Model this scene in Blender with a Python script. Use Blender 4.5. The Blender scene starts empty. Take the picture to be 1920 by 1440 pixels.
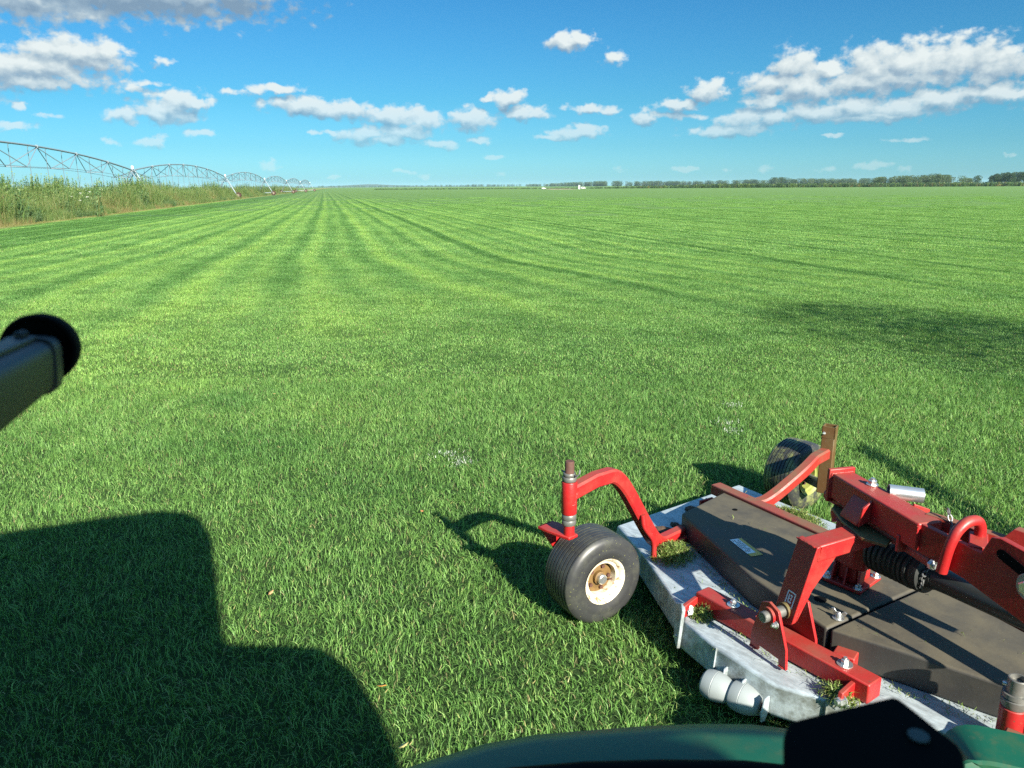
import bpy, bmesh, math, random
import numpy as np
from mathutils import Vector, Matrix

random.seed(7)
RNG = np.random.default_rng(11)
scene = bpy.context.scene
COL = scene.collection
R = math.radians

# ------------------------------------------------------------------ camera
EYE = Vector((0.0, 0.0, 2.1))
PITCH = math.atan((720 - 349) / 1442.0)
ROLL = R(-0.33)
cam_data = bpy.data.cameras.new('camera')
cam = bpy.data.objects.new('camera', cam_data)
COL.objects.link(cam)
cam.location = EYE
cam.rotation_euler = (Matrix.Rotation(math.pi / 2 - PITCH, 3, 'X') @ Matrix.Rotation(ROLL, 3, 'Z')).to_euler()
cam_data.sensor_fit = 'HORIZONTAL'
cam_data.sensor_width = 36.0
cam_data.lens = 36.0 * 1442 / 1920
cam_data.clip_start = 0.02
cam_data.clip_end = 40000
cam_data.dof.use_dof = True
cam_data.dof.focus_distance = 5.0
cam_data.dof.aperture_fstop = 13.0
scene.camera = cam

# ------------------------------------------------------------------ light, exposure
SUN_AZ = R(30.0)            # to the right of straight behind the camera
SUN_EL = R(28.8)
sun_vec = Vector((math.sin(SUN_AZ) * math.cos(SUN_EL), -math.cos(SUN_AZ) * math.cos(SUN_EL), math.sin(SUN_EL)))
sl = bpy.data.lights.new('sun', 'SUN')
sl.energy = 3.6
sl.angle = R(0.55)
sl.color = (1.0, 0.93, 0.80)
so = bpy.data.objects.new('sun', sl)
COL.objects.link(so)
so.rotation_euler = sun_vec.to_track_quat('Z', 'Y').to_euler()
so.location = (4, -8, 12)

scene.view_settings.view_transform = 'Standard'
scene.view_settings.look = 'None'
scene.view_settings.exposure = 2.05
scene.view_settings.gamma = 1.0
scene.view_settings.use_curve_mapping = False
scene.cycles.max_bounces = 5
scene.cycles.diffuse_bounces = 3
scene.cycles.glossy_bounces = 2
scene.cycles.transmission_bounces = 2
scene.cycles.volume_bounces = 1
scene.cycles.transparent_max_bounces = 6
scene.cycles.caustics_reflective = False
scene.cycles.caustics_refractive = False
scene.cycles.sample_clamp_indirect = 4.0
scene.cycles.use_denoising = False


def cam_axes():
    p, r = PITCH, ROLL
    f = Vector((0, math.cos(p), -math.sin(p)))
    u0 = Vector((0, math.sin(p), math.cos(p)))
    r0 = Vector((1, 0, 0))
    return f, r0 * math.cos(r) + u0 * math.sin(r), u0 * math.cos(r) - r0 * math.sin(r)


FWD, RGT, UPV = cam_axes()


def sight(x, y):
    """direction in which the photograph's pixel (x, y) looks"""
    return FWD + RGT * ((x - 960) / 1442.0) - UPV * ((y - 720) / 1442.0)


def at(x, y, z=0.0):
    d = sight(x, y)
    return EYE + d * ((z - EYE.z) / d.z)


# ------------------------------------------------------------------ node helpers
class NT:
    def __init__(self, tree):
        self.t = tree
        self.n = tree.nodes
        self.l = tree.links

    def new(self, typ, **kw):
        nd = self.n.new(typ)
        for k, v in kw.items():
            setattr(nd, k, v)
        return nd

    def put(self, sock, v):
        if v is None:
            return
        if hasattr(v, 'is_linked') or isinstance(v, bpy.types.NodeSocket):
            self.l.new(v, sock)
        else:
            sock.default_value = v

    def math(self, op, a, b=None, c=None, clamp=False):
        nd = self.new('ShaderNodeMath', operation=op, use_clamp=clamp)
        self.put(nd.inputs[0], a)
        if b is not None:
            self.put(nd.inputs[1], b)
        if c is not None:
            self.put(nd.inputs[2], c)
        return nd.outputs[0]

    def vmath(self, op, a, b=None, c=None, scale=None):
        nd = self.new('ShaderNodeVectorMath', operation=op)
        self.put(nd.inputs[0], a)
        if b is not None:
            self.put(nd.inputs[1], b)
        if c is not None:
            self.put(nd.inputs[2], c)
        if scale is not None:
            self.put(nd.inputs['Scale'], scale)
        return nd.outputs['Value'] if op in ('LENGTH', 'DOT_PRODUCT', 'DISTANCE') else nd.outputs['Vector']

    def noise(self, vec, scale, detail=4.0, rough=0.55, dims='3D', out='Fac', w=None):
        nd = self.new('ShaderNodeTexNoise', noise_dimensions=dims)
        if vec is not None:
            self.put(nd.inputs['Vector'], vec)
        if w is not None:
            self.put(nd.inputs['W'], w)
        nd.inputs['Scale'].default_value = scale
        nd.inputs['Detail'].default_value = detail
        nd.inputs['Roughness'].default_value = rough
        return nd.outputs[out]

    def ramp(self, fac, stops, interp='LINEAR'):
        nd = self.new('ShaderNodeValToRGB')
        cr = nd.color_ramp
        cr.interpolation = interp
        while len(cr.elements) < len(stops):
            cr.elements.new(0.5)
        for e, (p, c) in zip(cr.elements, stops):
            e.position = p
            e.color = (c[0], c[1], c[2], 1) if hasattr(c, '__len__') else (c, c, c, 1)
        self.put(nd.inputs['Fac'], fac)
        return nd.outputs['Color']

    def mix(self, fac, a, b, blend='MIX'):
        nd = self.new('ShaderNodeMix', data_type='RGBA', blend_type=blend)
        self.put(nd.inputs['Factor'], fac)
        ia, ib = nd.inputs[6], nd.inputs[7]
        for s, v in ((ia, a), (ib, b)):
            if isinstance(v, (tuple, list)):
                s.default_value = (v[0], v[1], v[2], 1)
            else:
                self.put(s, v)
        return nd.outputs[2]

    def maprange(self, v, a, b, c=0.0, d=1.0, kind='SMOOTHSTEP'):
        nd = self.new('ShaderNodeMapRange', interpolation_type=kind, clamp=True) if kind == 'LINEAR' else self.new('ShaderNodeMapRange', interpolation_type=kind)
        self.put(nd.inputs['Value'], v)
        for i, q in zip((1, 2, 3, 4), (a, b, c, d)):
            nd.inputs[i].default_value = q
        return nd.outputs['Result']


# ------------------------------------------------------------------ world: sky and clouds
world = bpy.data.worlds.new('World')
scene.world = world
world.use_nodes = True
world.cycles.sampling_method = 'NONE'
wt = NT(world.node_tree)
wt.n.clear()

# clouds: photograph pixel centre, half width, half height, opacity
CLOUDS = [
    (205, -14, 300, 52, 1.0), (60, 4, 150, 38, 1.0), (330, -2, 170, 40, 1.0), (450, -8, 60, 32, 1.0),
    (70, 125, 110, 42, 1.0), (98, 98, 62, 38, 1.0), (10, 128, 70, 42, 1.0), (165, 105, 70, 36, 1.0), (205, 98, 32, 26, 1.0), (60, 150, 90, 18, 1.0), (130, 146, 60, 20, .7),
    (300, 112, 22, 14, .55), (250, 168, 50, 14, .5), (285, 156, 46, 10, .5), (225, 216, 32, 18, .7),
    (318, 204, 62, 30, 1.0), (340, 190, 46, 26, 1.0), (372, 194, 30, 14, .9), (285, 212, 34, 26, 1.0),
    (520, 165, 58, 11, .9), (440, 172, 34, 10, .6), (575, 198, 92, 22, 1.0), (620, 205, 70, 22, 1.0), (670, 205, 56, 22, 1.0), (735, 218, 62, 24, 1.0),
    (790, 226, 56, 26, .9), (760, 245, 70, 20, 1.0), (690, 250, 76, 22, 1.0), (720, 262, 70, 14, .9), (830, 272, 40, 13, 1.0), (885, 224, 66, 28, .9), (895, 262, 30, 11, .8),
    (952, 185, 44, 19, 1.0), (985, 210, 58, 17, .9), (912, 183, 16, 9, .7), (1065, 80, 46, 24, .9), (1085, 68, 34, 18, .9), (1153, 109, 30, 20, .65),
    (1110, 204, 64, 13, .75), (1208, 218, 40, 15, 1.0), (1275, 197, 54, 14, .9), (1320, 172, 46, 24, 1.0), (1280, 218, 60, 8, .6), (1085, 248, 66, 16, 1.0), (1040, 256, 50, 8, .6),
    (1490, 125, 52, 40, 1.0), (1455, 158, 80, 30, 1.0), (1515, 162, 70, 34, 1.0), (1560, 130, 40, 24, .9), (1640, 125, 76, 46, 1.0), (1620, 155, 90, 32, 1.0),
    (1720, 120, 90, 46, .95), (1800, 112, 90, 46, .95), (1700, 145, 110, 26, .95), (1870, 120, 70, 40, .8), (1440, 188, 66, 15, 1.0), (1840, 150, 26, 22, .8), (1910, 100, 50, 26, .55),
    (1370, 243, 90, 16, 1.0), (1395, 225, 52, 26, 1.0), (1445, 218, 46, 22, 1.0), (1520, 208, 66, 26, .95), (1600, 202, 80, 26, 1.0), (1610, 222, 80, 11, .9),
    (1680, 200, 96, 26, 1.0), (1760, 188, 100, 22, 1.0), (1850, 176, 80, 24, 1.0), (1915, 176, 56, 14, .9), (1650, 215, 100, 10, .9), (1700, 260, 40, 5, .5), (1560, 256, 24, 5, .7),
    (15, 235, 46, 9, .7), (38, 200, 18, 8, .6), (98, 217, 20, 7, .5), (285, 264, 30, 11, .8), (370, 250, 28, 10, .8), (208, 264, 16, 7, .6),
    (505, 313, 19, 12, 1.0), (625, 331, 18, 5, .6), (755, 322, 26, 6, .7), (795, 326, 18, 7, .7), (922, 297, 30, 7, .7), (935, 325, 18, 7, .4), (590, 249, 20, 7, .6), (618, 250, 16, 8, .7),
    (1160, 318, 14, 6, .5), (1285, 317, 28, 7, .7), (1368, 317, 18, 8, .6), (1440, 316, 30, 8, .5), (1545, 318, 26, 7, .6), (1640, 311, 34, 8, .7), (1700, 318, 24, 7, .4), (1890, 290, 12, 4, .5),
    # beyond the frame the sky goes on in the same way
    (-300, 150, 150, 60, 1.0), (-520, 60, 220, 70, 1.0), (-700, 240, 110, 26, 1.0), (2150, 150, 160, 50, 1.0), (2420, 220, 130, 26, 1.0), (2700, 90, 220, 70, 1.0),
    (700, -330, 240, 80, 1.0), (1500, -260, 200, 70, 1.0), (100, -500, 300, 120, 1.0),
]


def cloud_group():
    g = bpy.data.node_groups.new('cloud_field', 'ShaderNodeTree')
    g.interface.new_socket('P', in_out='INPUT', socket_type='NodeSocketVector')
    g.interface.new_socket('Field', in_out='OUTPUT', socket_type='NodeSocketFloat')
    h = NT(g)
    gi = h.new('NodeGroupInput')
    go = h.new('NodeGroupOutput')
    acc = None
    for (cx, cy, hw, hh, op) in CLOUDS:
        d = sight(cx, cy).normalized()
        az, el = math.atan2(d.x, d.y), math.asin(d.z)
        f = 1442.0 / (1 + ((cx - 960) / 1442.0) ** 2) ** 0.5
        sx, sy = f / (hw * 1.05), 1442.0 / (hh * 1.05)
        # inflate thin clouds: weaker clouds have a farther centre
        v = h.vmath('MULTIPLY_ADD', gi.outputs[0], (sx, sy, 0.0), (-az * sx, -el * sy, (1 - op) * 0.9))
        ln = h.vmath('LENGTH', v)
        acc = ln if acc is None else h.math('MINIMUM', acc, ln)
    out = h.math('SUBTRACT', 1.0, acc)
    h.put(go.inputs[0], out)
    return g


def build_world():
    tc = wt.new('ShaderNodeTexCoord')
    d = wt.vmath('NORMALIZE', tc.outputs['Generated'])
    sep = wt.new('ShaderNodeSeparateXYZ')
    wt.put(sep.inputs[0], d)
    az = wt.math('ARCTAN2', sep.outputs[0], sep.outputs[1])
    el = wt.math('ARCSINE', sep.outputs[2])
    comb = wt.new('ShaderNodeCombineXYZ')
    wt.put(comb.inputs[0], az)
    wt.put(comb.inputs[1], el)
    P = comb.outputs[0]
    # billow: two warps
    stretched = wt.vmath('MULTIPLY', P, (1.0, 1.3, 1.0))
    w1 = wt.noise(stretched, 26.0, 5.0, 0.62, out='Color')
    w1 = wt.vmath('SUBTRACT', w1, (0.5, 0.5, 0.5))
    P2 = wt.vmath('MULTIPLY_ADD', w1, (0.042, 0.022, 0.0), P)
    g = cloud_group()

    def field(p):
        nd = wt.new('ShaderNodeGroup')
        nd.node_tree = g
        wt.put(nd.inputs[0], p)
        return nd.outputs[0]
    n = wt.noise(stretched, 58.0, 6.0, 0.54)
    nlow = wt.noise(stretched, 18.0, 3.0, 0.5)
    f0 = field(P2)
    fine = wt.math('MULTIPLY', wt.math('SUBTRACT', n, 0.5), 1.7)
    dens = wt.math('ADD', f0, fine)
    alpha = wt.maprange(dens, 0.10, 0.60)
    # light: compare with the density a little up and to the right, where the sunlight comes from
    P3 = wt.vmath('ADD', P2, (0.004, 0.0095, 0.0))
    up_shift = wt.vmath('ADD', stretched, (0.005, 0.011, 0.0))
    n2 = wt.noise(up_shift, 58.0, 4.0, 0.5)
    f1 = field(P3)
    lit = wt.math('MULTIPLY_ADD', wt.math('SUBTRACT', f0, f1), 1.05, 0.60)
    lit = wt.math('MULTIPLY_ADD', wt.math('SUBTRACT', n, n2), 0.95, lit)
    lit = wt.math('MULTIPLY_ADD', wt.math('SUBTRACT', nlow, 0.5), 0.3, lit)
    # higher clouds show more of their grey undersides
    high = wt.maprange(el, 0.170, 0.190, 0.0, 0.42)
    lit = wt.math('SUBTRACT', lit, high, clamp=True)
    ccol = wt.ramp(lit, [(0.0, (0.24, 0.36, 0.49)), (0.35, (0.38, 0.51, 0.62)), (0.62, (0.60, 0.71, 0.76)), (1.0, (0.88, 0.95, 0.94))])
    # sky
    sky = wt.new('ShaderNodeTexSky', sky_type='NISHITA')
    sky.sun_disc = False
    sky.sun_elevation = SUN_EL
    sky.sun_rotation = math.pi - SUN_AZ
    sky.altitude = 100
    sky.air_density = 1.0
    sky.dust_density = 0.6
    sky.ozone_density = 2.0
    tint = wt.ramp(wt.math('DIVIDE', el, 1.5708, clamp=True), SKY_TINT)
    skyc = wt.vmath('MULTIPLY', sky.outputs[0], tint)
    # far clouds sink into the pale air near the horizon
    a_h = wt.maprange(el, 0.0, 0.13, 0.22, 0.96)
    alpha = wt.math('MULTIPLY', alpha, a_h)
    ccol = wt.vmath('SCALE', ccol, scale=CLOUD_GAIN)
    col = wt.mix(alpha, skyc, ccol)
    # below the horizon: dull green ground light
    below = wt.maprange(el, -0.03, -0.005)
    col = wt.mix(below, (0.5, 0.75, 0.35), col)
    bg = wt.new('ShaderNodeBackground')
    wt.put(bg.inputs['Color'], col)
    bg.inputs['Strength'].default_value = SKY_STRENGTH
    out = wt.new('ShaderNodeOutputWorld')
    wt.l.new(bg.outputs[0], out.inputs['Surface'])


# colour of the air and of the tinted cab glass, by elevation (0 = horizon, 1 = zenith)
SKY_TINT = [(0.0, (0.165, 0.374, 0.574)), (0.03, (0.113, 0.29, 0.426)), (0.063, (0.087, 0.265, 0.365)), (0.16, (0.070, 0.248, 0.365)), (0.30, (0.26, 0.53, 0.65)), (1.0, (0.60, 0.88, 0.92))]
SKY_STRENGTH = 0.075
CLOUD_GAIN = 3.09
build_world()


# ------------------------------------------------------------------ object helpers
def tag(o, label=None, cat=None, group=None, kind=None):
    if label:
        o['label'] = label
    if cat:
        o['category'] = cat
    if group:
        o['group'] = group
    if kind:
        o['kind'] = kind
    return o


def empty(name, loc=(0, 0, 0), rz=0.0):
    o = bpy.data.objects.new(name, None)
    o.empty_display_size = 0.2
    o.location = loc
    o.rotation_euler = (0, 0, rz)
    COL.objects.link(o)
    return o


class MB:
    """collects shapes and links them as one mesh object"""

    def __init__(self):
        self.v = []
        self.f = []
        self.s = []
        self.m = []
        self.mi = 0

    def add(self, vs, fs, smooth=False):
        b = len(self.v)
        self.v.extend([tuple(p) for p in vs])
        for f in fs:
            self.f.append(tuple(i + b for i in f))
            self.s.append(smooth)
            self.m.append(self.mi)
        return self

    def box(self, c, size, rz=0.0, rot=None):
        hx, hy, hz = size[0] / 2, size[1] / 2, size[2] / 2
        M = rot if rot is not None else Matrix.Rotation(rz, 3, 'Z')
        c = Vector(c)
        vs = [c + M @ Vector((sx * hx, sy * hy, sz * hz)) for sz in (-1, 1) for sy in (-1, 1) for sx in (-1, 1)]
        return self.add(vs, [(0, 2, 3, 1), (4, 5, 7, 6), (0, 1, 5, 4), (2, 6, 7, 3), (0, 4, 6, 2), (1, 3, 7, 5)])

    def bar(self, p, q, w, h, up=(0, 0, 1)):
        """box section beam from p to q"""
        p, q = Vector(p), Vector(q)
        d = (q - p)
        L = d.length
        x = d.normalized()
        u = Vector(up)
        y = u.cross(x).normalized()
        z = x.cross(y)
        M = Matrix((x, y, z)).transposed()
        return self.box((p + q) / 2, (L, w, h), rot=M)

    def prism(self, poly, z0, z1, flare=0.0):
        """vertical extrusion of a plan outline (counter-clockwise or not)"""
        area = sum(poly[i][0] * poly[(i + 1) % len(poly)][1] - poly[(i + 1) % len(poly)][0] * poly[i][1] for i in range(len(poly)))
        if area < 0:
            poly = poly[::-1]
        n = len(poly)
        cx = sum(p[0] for p in poly) / n
        cy = sum(p[1] for p in poly) / n
        lo = [((p[0] - cx) * (1 + flare) + cx, (p[1] - cy) * (1 + flare) + cy, z0) for p in poly]
        hi = [(p[0], p[1], p[2] if len(p) > 2 else z1) for p in poly]
        fs = [tuple(range(n - 1, -1, -1)), tuple(range(n, 2 * n))]
        fs += [(i, (i + 1) % n, n + (i + 1) % n, n + i) for i in range(n)]
        return self.add(lo + hi, fs)

    def slab(self, pts, vec):
        """closed plate: planar outline pts pushed along vec"""
        n = len(pts)
        vec = Vector(vec)
        a = [Vector(p) for p in pts]
        nrm = Vector((0, 0, 0))
        for i in range(n):
            p, q = a[i], a[(i + 1) % n]
            nrm += p.cross(q)
        if nrm.dot(vec) < 0:
            a = a[::-1]
        b = [p + vec for p in a]
        fs = [tuple(range(n - 1, -1, -1)), tuple(range(n, 2 * n))]
        fs += [(i, (i + 1) % n, n + (i + 1) % n, n + i) for i in range(n)]
        return self.add(a + b, fs)

    def rings(self, rings, cap=True, closed=False, smooth=True):
        m = len(rings[0])
        vs = [p for r in rings for p in r]
        fs = []
        k = len(rings)
        for i in range(k if closed else k - 1):
            j = (i + 1) % k
            for t in range(m):
                u = (t + 1) % m
                fs.append((i * m + t, i * m + u, j * m + u, j * m + t))
        self.add(vs, fs, smooth)
        if cap and not closed:
            self.add(rings[0], [tuple(range(m - 1, -1, -1))])
            self.add(rings[-1], [tuple(range(m))])
        return self

    def tube(self, pts, r, seg=12, cap=True):
        pts = [Vector(p) for p in pts]
        rr = r if hasattr(r, '__len__') else [r] * len(pts)
        rings = []
        ref = None
        for i, p in enumerate(pts):
            d = (pts[min(i + 1, len(pts) - 1)] - pts[max(i - 1, 0)]).normalized()
            if ref is None:
                ref = d.orthogonal().normalized()
            x = (ref - d * ref.dot(d)).normalized()
            ref = x
            y = d.cross(x)
            rings.append([p + (x * math.cos(t) + y * math.sin(t)) * rr[i] for t in [2 * math.pi * k / seg for k in range(seg)]])
        return self.rings(rings, cap)

    def rect_tube(self, pts, w, h, side):
        """bent rectangular bar; side = direction of the width"""
        pts = [Vector(p) for p in pts]
        side = Vector(side).normalized()
        rings = []
        for i, p in enumerate(pts):
            d = (pts[min(i + 1, len(pts) - 1)] - pts[max(i - 1, 0)]).normalized()
            y = (side - d * side.dot(d)).normalized()
            z = d.cross(y).normalized()
            c = 0.16
            ww = w / 2
            hh = h / 2
            e = min(w, h) * c
            prof = [(ww - e, hh), (ww, hh - e), (ww, -hh + e), (ww - e, -hh), (-ww + e, -hh), (-ww, -hh + e), (-ww, hh - e), (-ww + e, hh)]
            rings.append([p + y * a + z * b for a, b in prof])
        return self.rings(rings, True)

    def lathe(self, prof, c, axis, seg=40, closed=False):
        """prof: (along axis, radius)"""
        c = Vector(c)
        ax = Vector(axis).normalized()
        x = ax.orthogonal().normalized()
        y = ax.cross(x)
        rings = [[c + ax * t + (x * math.cos(a) + y * math.sin(a)) * max(r, 1e-4) for a in [2 * math.pi * k / seg for k in range(seg)]] for t, r in prof]
        return self.rings(rings, cap=not closed, closed=closed)

    def build(self, name, mat, parent=None, bevel=0.0, seg=2, angle=38, label=None):
        me = bpy.data.meshes.new(name)
        me.from_pydata(self.v, [], self.f)
        bm = bmesh.new()
        bm.from_mesh(me)
        bmesh.ops.recalc_face_normals(bm, faces=bm.faces)
        bm.to_mesh(me)
        bm.free()
        me.polygons.foreach_set('use_smooth', [True] * len(me.polygons))
        me.set_sharp_from_angle(angle=R(angle))
        mats = mat if isinstance(mat, (list, tuple)) else [mat]
        for q in mats:
            me.materials.append(q)
        if len(mats) > 1:
            me.polygons.foreach_set('material_index', self.m)
        o = bpy.data.objects.new(name, me)
        COL.objects.link(o)
        if parent is not None:
            o.parent = parent
        if bevel:
            b = o.modifiers.new('bevel', 'BEVEL')
            b.width = bevel
            b.segments = seg
            b.limit_method = 'ANGLE'
            b.angle_limit = R(40)
            b.harden_normals = False
        if label:
            o['label'] = label
        return o


def smooth_path(pts, n=6, corner=0.35):
    """round the corners of a polyline"""
    pts = [Vector(p) for p in pts]
    out = [pts[0]]
    for i in range(1, len(pts) - 1):
        a, b, c = pts[i - 1], pts[i], pts[i + 1]
        k = corner
        p = b + (a - b) * k
        q = b + (c - b) * k
        for t in [j / n for j in range(n + 1)]:
            out.append(p * (1 - t) ** 2 + b * 2 * t * (1 - t) + q * t * t)
    out.append(pts[-1])
    return out


# ------------------------------------------------------------------ materials
def new_mat(name):
    m = bpy.data.materials.new(name)
    m.use_nodes = True
    h = NT(m.node_tree)
    h.n.clear()
    out = h.new('ShaderNodeOutputMaterial')
    return m, h, out


def principled(h, out, **kw):
    b = h.new('ShaderNodeBsdfPrincipled')
    for k, v in kw.items():
        h.put(b.inputs[k], v if not (isinstance(v, tuple) and len(v) == 3) else (v[0], v[1], v[2], 1))
    h.l.new(b.outputs[0], out.inputs['Surface'])
    return b


def obj_coord(h):
    return h.new('ShaderNodeTexCoord').outputs['Object']


def paint(name, col, dust=(0.20, 0.13, 0.07), dust_amt=0.3, rough=0.38, coat=0.0, up_dust=0.5, scale=7.0, chips=0.0):
    """worn machine paint: dust gathers on upward faces and in blotches"""
    m, h, out = new_mat(name)
    co = obj_coord(h)
    geo = h.new('ShaderNodeNewGeometry')
    sp = h.new('ShaderNodeSeparateXYZ')
    h.put(sp.inputs[0], geo.outputs['Normal'])
    up = h.maprange(sp.outputs[2], 0.2, 1.0, 0.0, up_dust)
    n1 = h.noise(co, scale, 6, 0.65)
    blot = h.maprange(n1, 0.42, 0.72, 0.0, dust_amt)
    fac = h.math('ADD', h.math('MULTIPLY', up, h.maprange(n1, 0.25, 0.6, 0.45, 1.0)), blot, clamp=True)
    var = h.mix(h.noise(co, scale * 5, 3), tuple(c * 0.85 for c in col), tuple(min(1, c * 1.12) for c in col))
    c = h.mix(fac, var, dust)
    if chips:
        ch = h.maprange(h.noise(co, scale * 9, 4, 0.7), 0.70 - chips * 0.1, 0.74 - chips * 0.1)
        c = h.mix(ch, c, (0.10, 0.05, 0.03))
    rg = h.math('MULTIPLY_ADD', fac, 0.4, rough, clamp=True)
    b = principled(h, out, **{'Base Color': c, 'Roughness': rg})
    if coat:
        b.inputs['Coat Weight'].default_value = coat
    bp = h.new('ShaderNodeBump')
    bp.inputs['Strength'].default_value = 0.08
    bp.inputs['Distance'].default_value = 0.01
    h.put(bp.inputs['Height'], h.noise(co, scale * 12, 4))
    h.l.new(bp.outputs[0], b.inputs['Normal'])
    return m


def plain(name, col, rough=0.5, metallic=0.0, var=0.15, scale=20.0):
    m, h, out = new_mat(name)
    co = obj_coord(h)
    c = h.mix(h.noise(co, scale, 4), tuple(x * (1 - var) for x in col), tuple(min(1, x * (1 + var)) for x in col))
    principled(h, out, **{'Base Color': c, 'Roughness': rough, 'Metallic': metallic})
    return m


def galvanised(name, base=(0.37, 0.43, 0.45), dirt=0.35):
    m, h, out = new_mat(name)
    co = obj_coord(h)
    stretch = h.vmath('MULTIPLY', co, (1.0, 3.2, 2.0))
    spang = h.noise(stretch, 12, 6, 0.7)
    c = h.mix(h.maprange(spang, 0.3, 0.7), tuple(x * 0.70 for x in base), tuple(min(1, x * 1.25) for x in base))
    streak = h.noise(h.vmath('MULTIPLY', co, (30.0, 4.0, 4.0)), 2.0, 5, 0.7)
    c = h.mix(h.maprange(streak, 0.5, 0.75, 0.0, 0.35), c, tuple(min(1, x * 1.3) for x in base))
    geo = h.new('ShaderNodeNewGeometry')
    sp = h.new('ShaderNodeSeparateXYZ')
    h.put(sp.inputs[0], geo.outputs['Normal'])
    side = h.maprange(sp.outputs[2], 0.2, 0.8, 0.95, 0.14)  # side faces darkened: shade put into the colour along with grime
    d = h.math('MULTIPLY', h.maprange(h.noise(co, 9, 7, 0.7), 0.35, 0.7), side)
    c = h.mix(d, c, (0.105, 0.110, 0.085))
    speck = h.maprange(h.noise(co, 70, 2, 0.5), 0.70, 0.76, 0, dirt)
    c = h.mix(speck, c, (0.08, 0.07, 0.05))
    principled(h, out, **{'Base Color': c, 'Roughness': 0.48, 'Metallic': 0.25})
    return m


M = {}
M['red'] = paint('red_paint', (0.33, 0.012, 0.013), dust=(0.150, 0.062, 0.036), dust_amt=0.30, up_dust=0.42, chips=0.5)
M['red_dusty'] = paint('dusty_red_paint', (0.27, 0.022, 0.018), dust=(0.130, 0.068, 0.036), dust_amt=0.4, up_dust=0.75)
M['tan_red'] = paint('red_paint_under_dry_clippings', (0.10, 0.052, 0.020), dust=(0.098, 0.082, 0.028), dust_amt=1.0, up_dust=0.9, scale=4)
M['cover'] = paint('brown_black_cover', (0.030, 0.029, 0.027), dust=(0.084, 0.073, 0.046), dust_amt=0.22, rough=0.5, up_dust=0.80, scale=5)
M['steel'] = galvanised('galvanised_sheet')
M['zinc'] = plain('zinc_bolt', (0.62, 0.64, 0.62), 0.3, 0.85, 0.2)
M['greyiron'] = plain('grimy_grey_steel', (0.17, 0.17, 0.155), 0.45, 0.5, 0.45, 45)
M['rust'] = plain('rusty_bolt', (0.075, 0.032, 0.022), 0.8, 0.0, 0.4, 40)
M['black'] = plain('black_plastic', (0.003, 0.0034, 0.0036), 0.85)
M['black'].node_tree.nodes['Principled BSDF'].inputs['Specular IOR Level'].default_value = 0.08
M['rubberboot'] = plain('black_ribbed_guard', (0.013, 0.015, 0.014), 0.6, 0, 0.4)
M['chain'] = plain('chain_steel', (0.13, 0.135, 0.135), 0.5, 0.4)
M['white'] = plain('white_print', (0.72, 0.73, 0.70), 0.5)
M['yellow'] = plain('yellow_print', (0.55, 0.36, 0.06), 0.5)
M['hub'] = plain('muddy_hub', (0.13, 0.075, 0.022), 0.6, 0.0, 0.4, 30)


def rim_mat():
    m, h, out = new_mat('cream_rim')
    co = obj_coord(h)
    n = h.maprange(h.noise(co, 28, 6, 0.7), 0.50, 0.66)
    c = h.mix(n, (0.62, 0.56, 0.43), (0.24, 0.14, 0.06))
    principled(h, out, **{'Base Color': c, 'Roughness': 0.5})
    return m


M['rim'] = rim_mat()
M['yrim'] = plain('yellow_green_rim', (0.20, 0.22, 0.055), 0.5, 0, 0.3, 30)


def tyre_mat(name, dust, amt):
    m, h, out = new_mat(name)
    co = obj_coord(h)
    f = h.maprange(h.noise(co, 10, 6, 0.7), 0.45, 0.7, 0.0, amt)
    c = h.mix(f, (0.028, 0.029, 0.030), dust)
    bits = h.maprange(h.noise(co, 85, 2, 0.5), 0.69, 0.73, 0, min(1, amt * 1.5))
    c = h.mix(bits, c, (0.14, 0.15, 0.05))
    principled(h, out, **{'Base Color': c, 'Roughness': 0.42})
    return m


M['tyre'] = tyre_mat('black_rubber', (0.060, 0.062, 0.048), 0.6)
M['tyre_dirty'] = tyre_mat('rubber_with_clippings', (0.20, 0.22, 0.075), 1.0)


def green_paint():
    m, h, out = new_mat('tractor_green')
    co = obj_coord(h)
    n = h.maprange(h.noise(co, 9, 7, 0.7), 0.42, 0.66)
    c = h.mix(n, (0.007, 0.078, 0.044), (0.024, 0.080, 0.040))
    d = h.maprange(h.noise(co, 26, 4, 0.6), 0.52, 0.72, 0.0, 0.5)
    c = h.mix(d, c, (0.055, 0.080, 0.040))
    b = principled(h, out, **{'Base Color': c, 'Roughness': 0.40})
    b.inputs['Specular IOR Level'].default_value = 0.28
    return m


M['green'] = green_paint()


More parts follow.
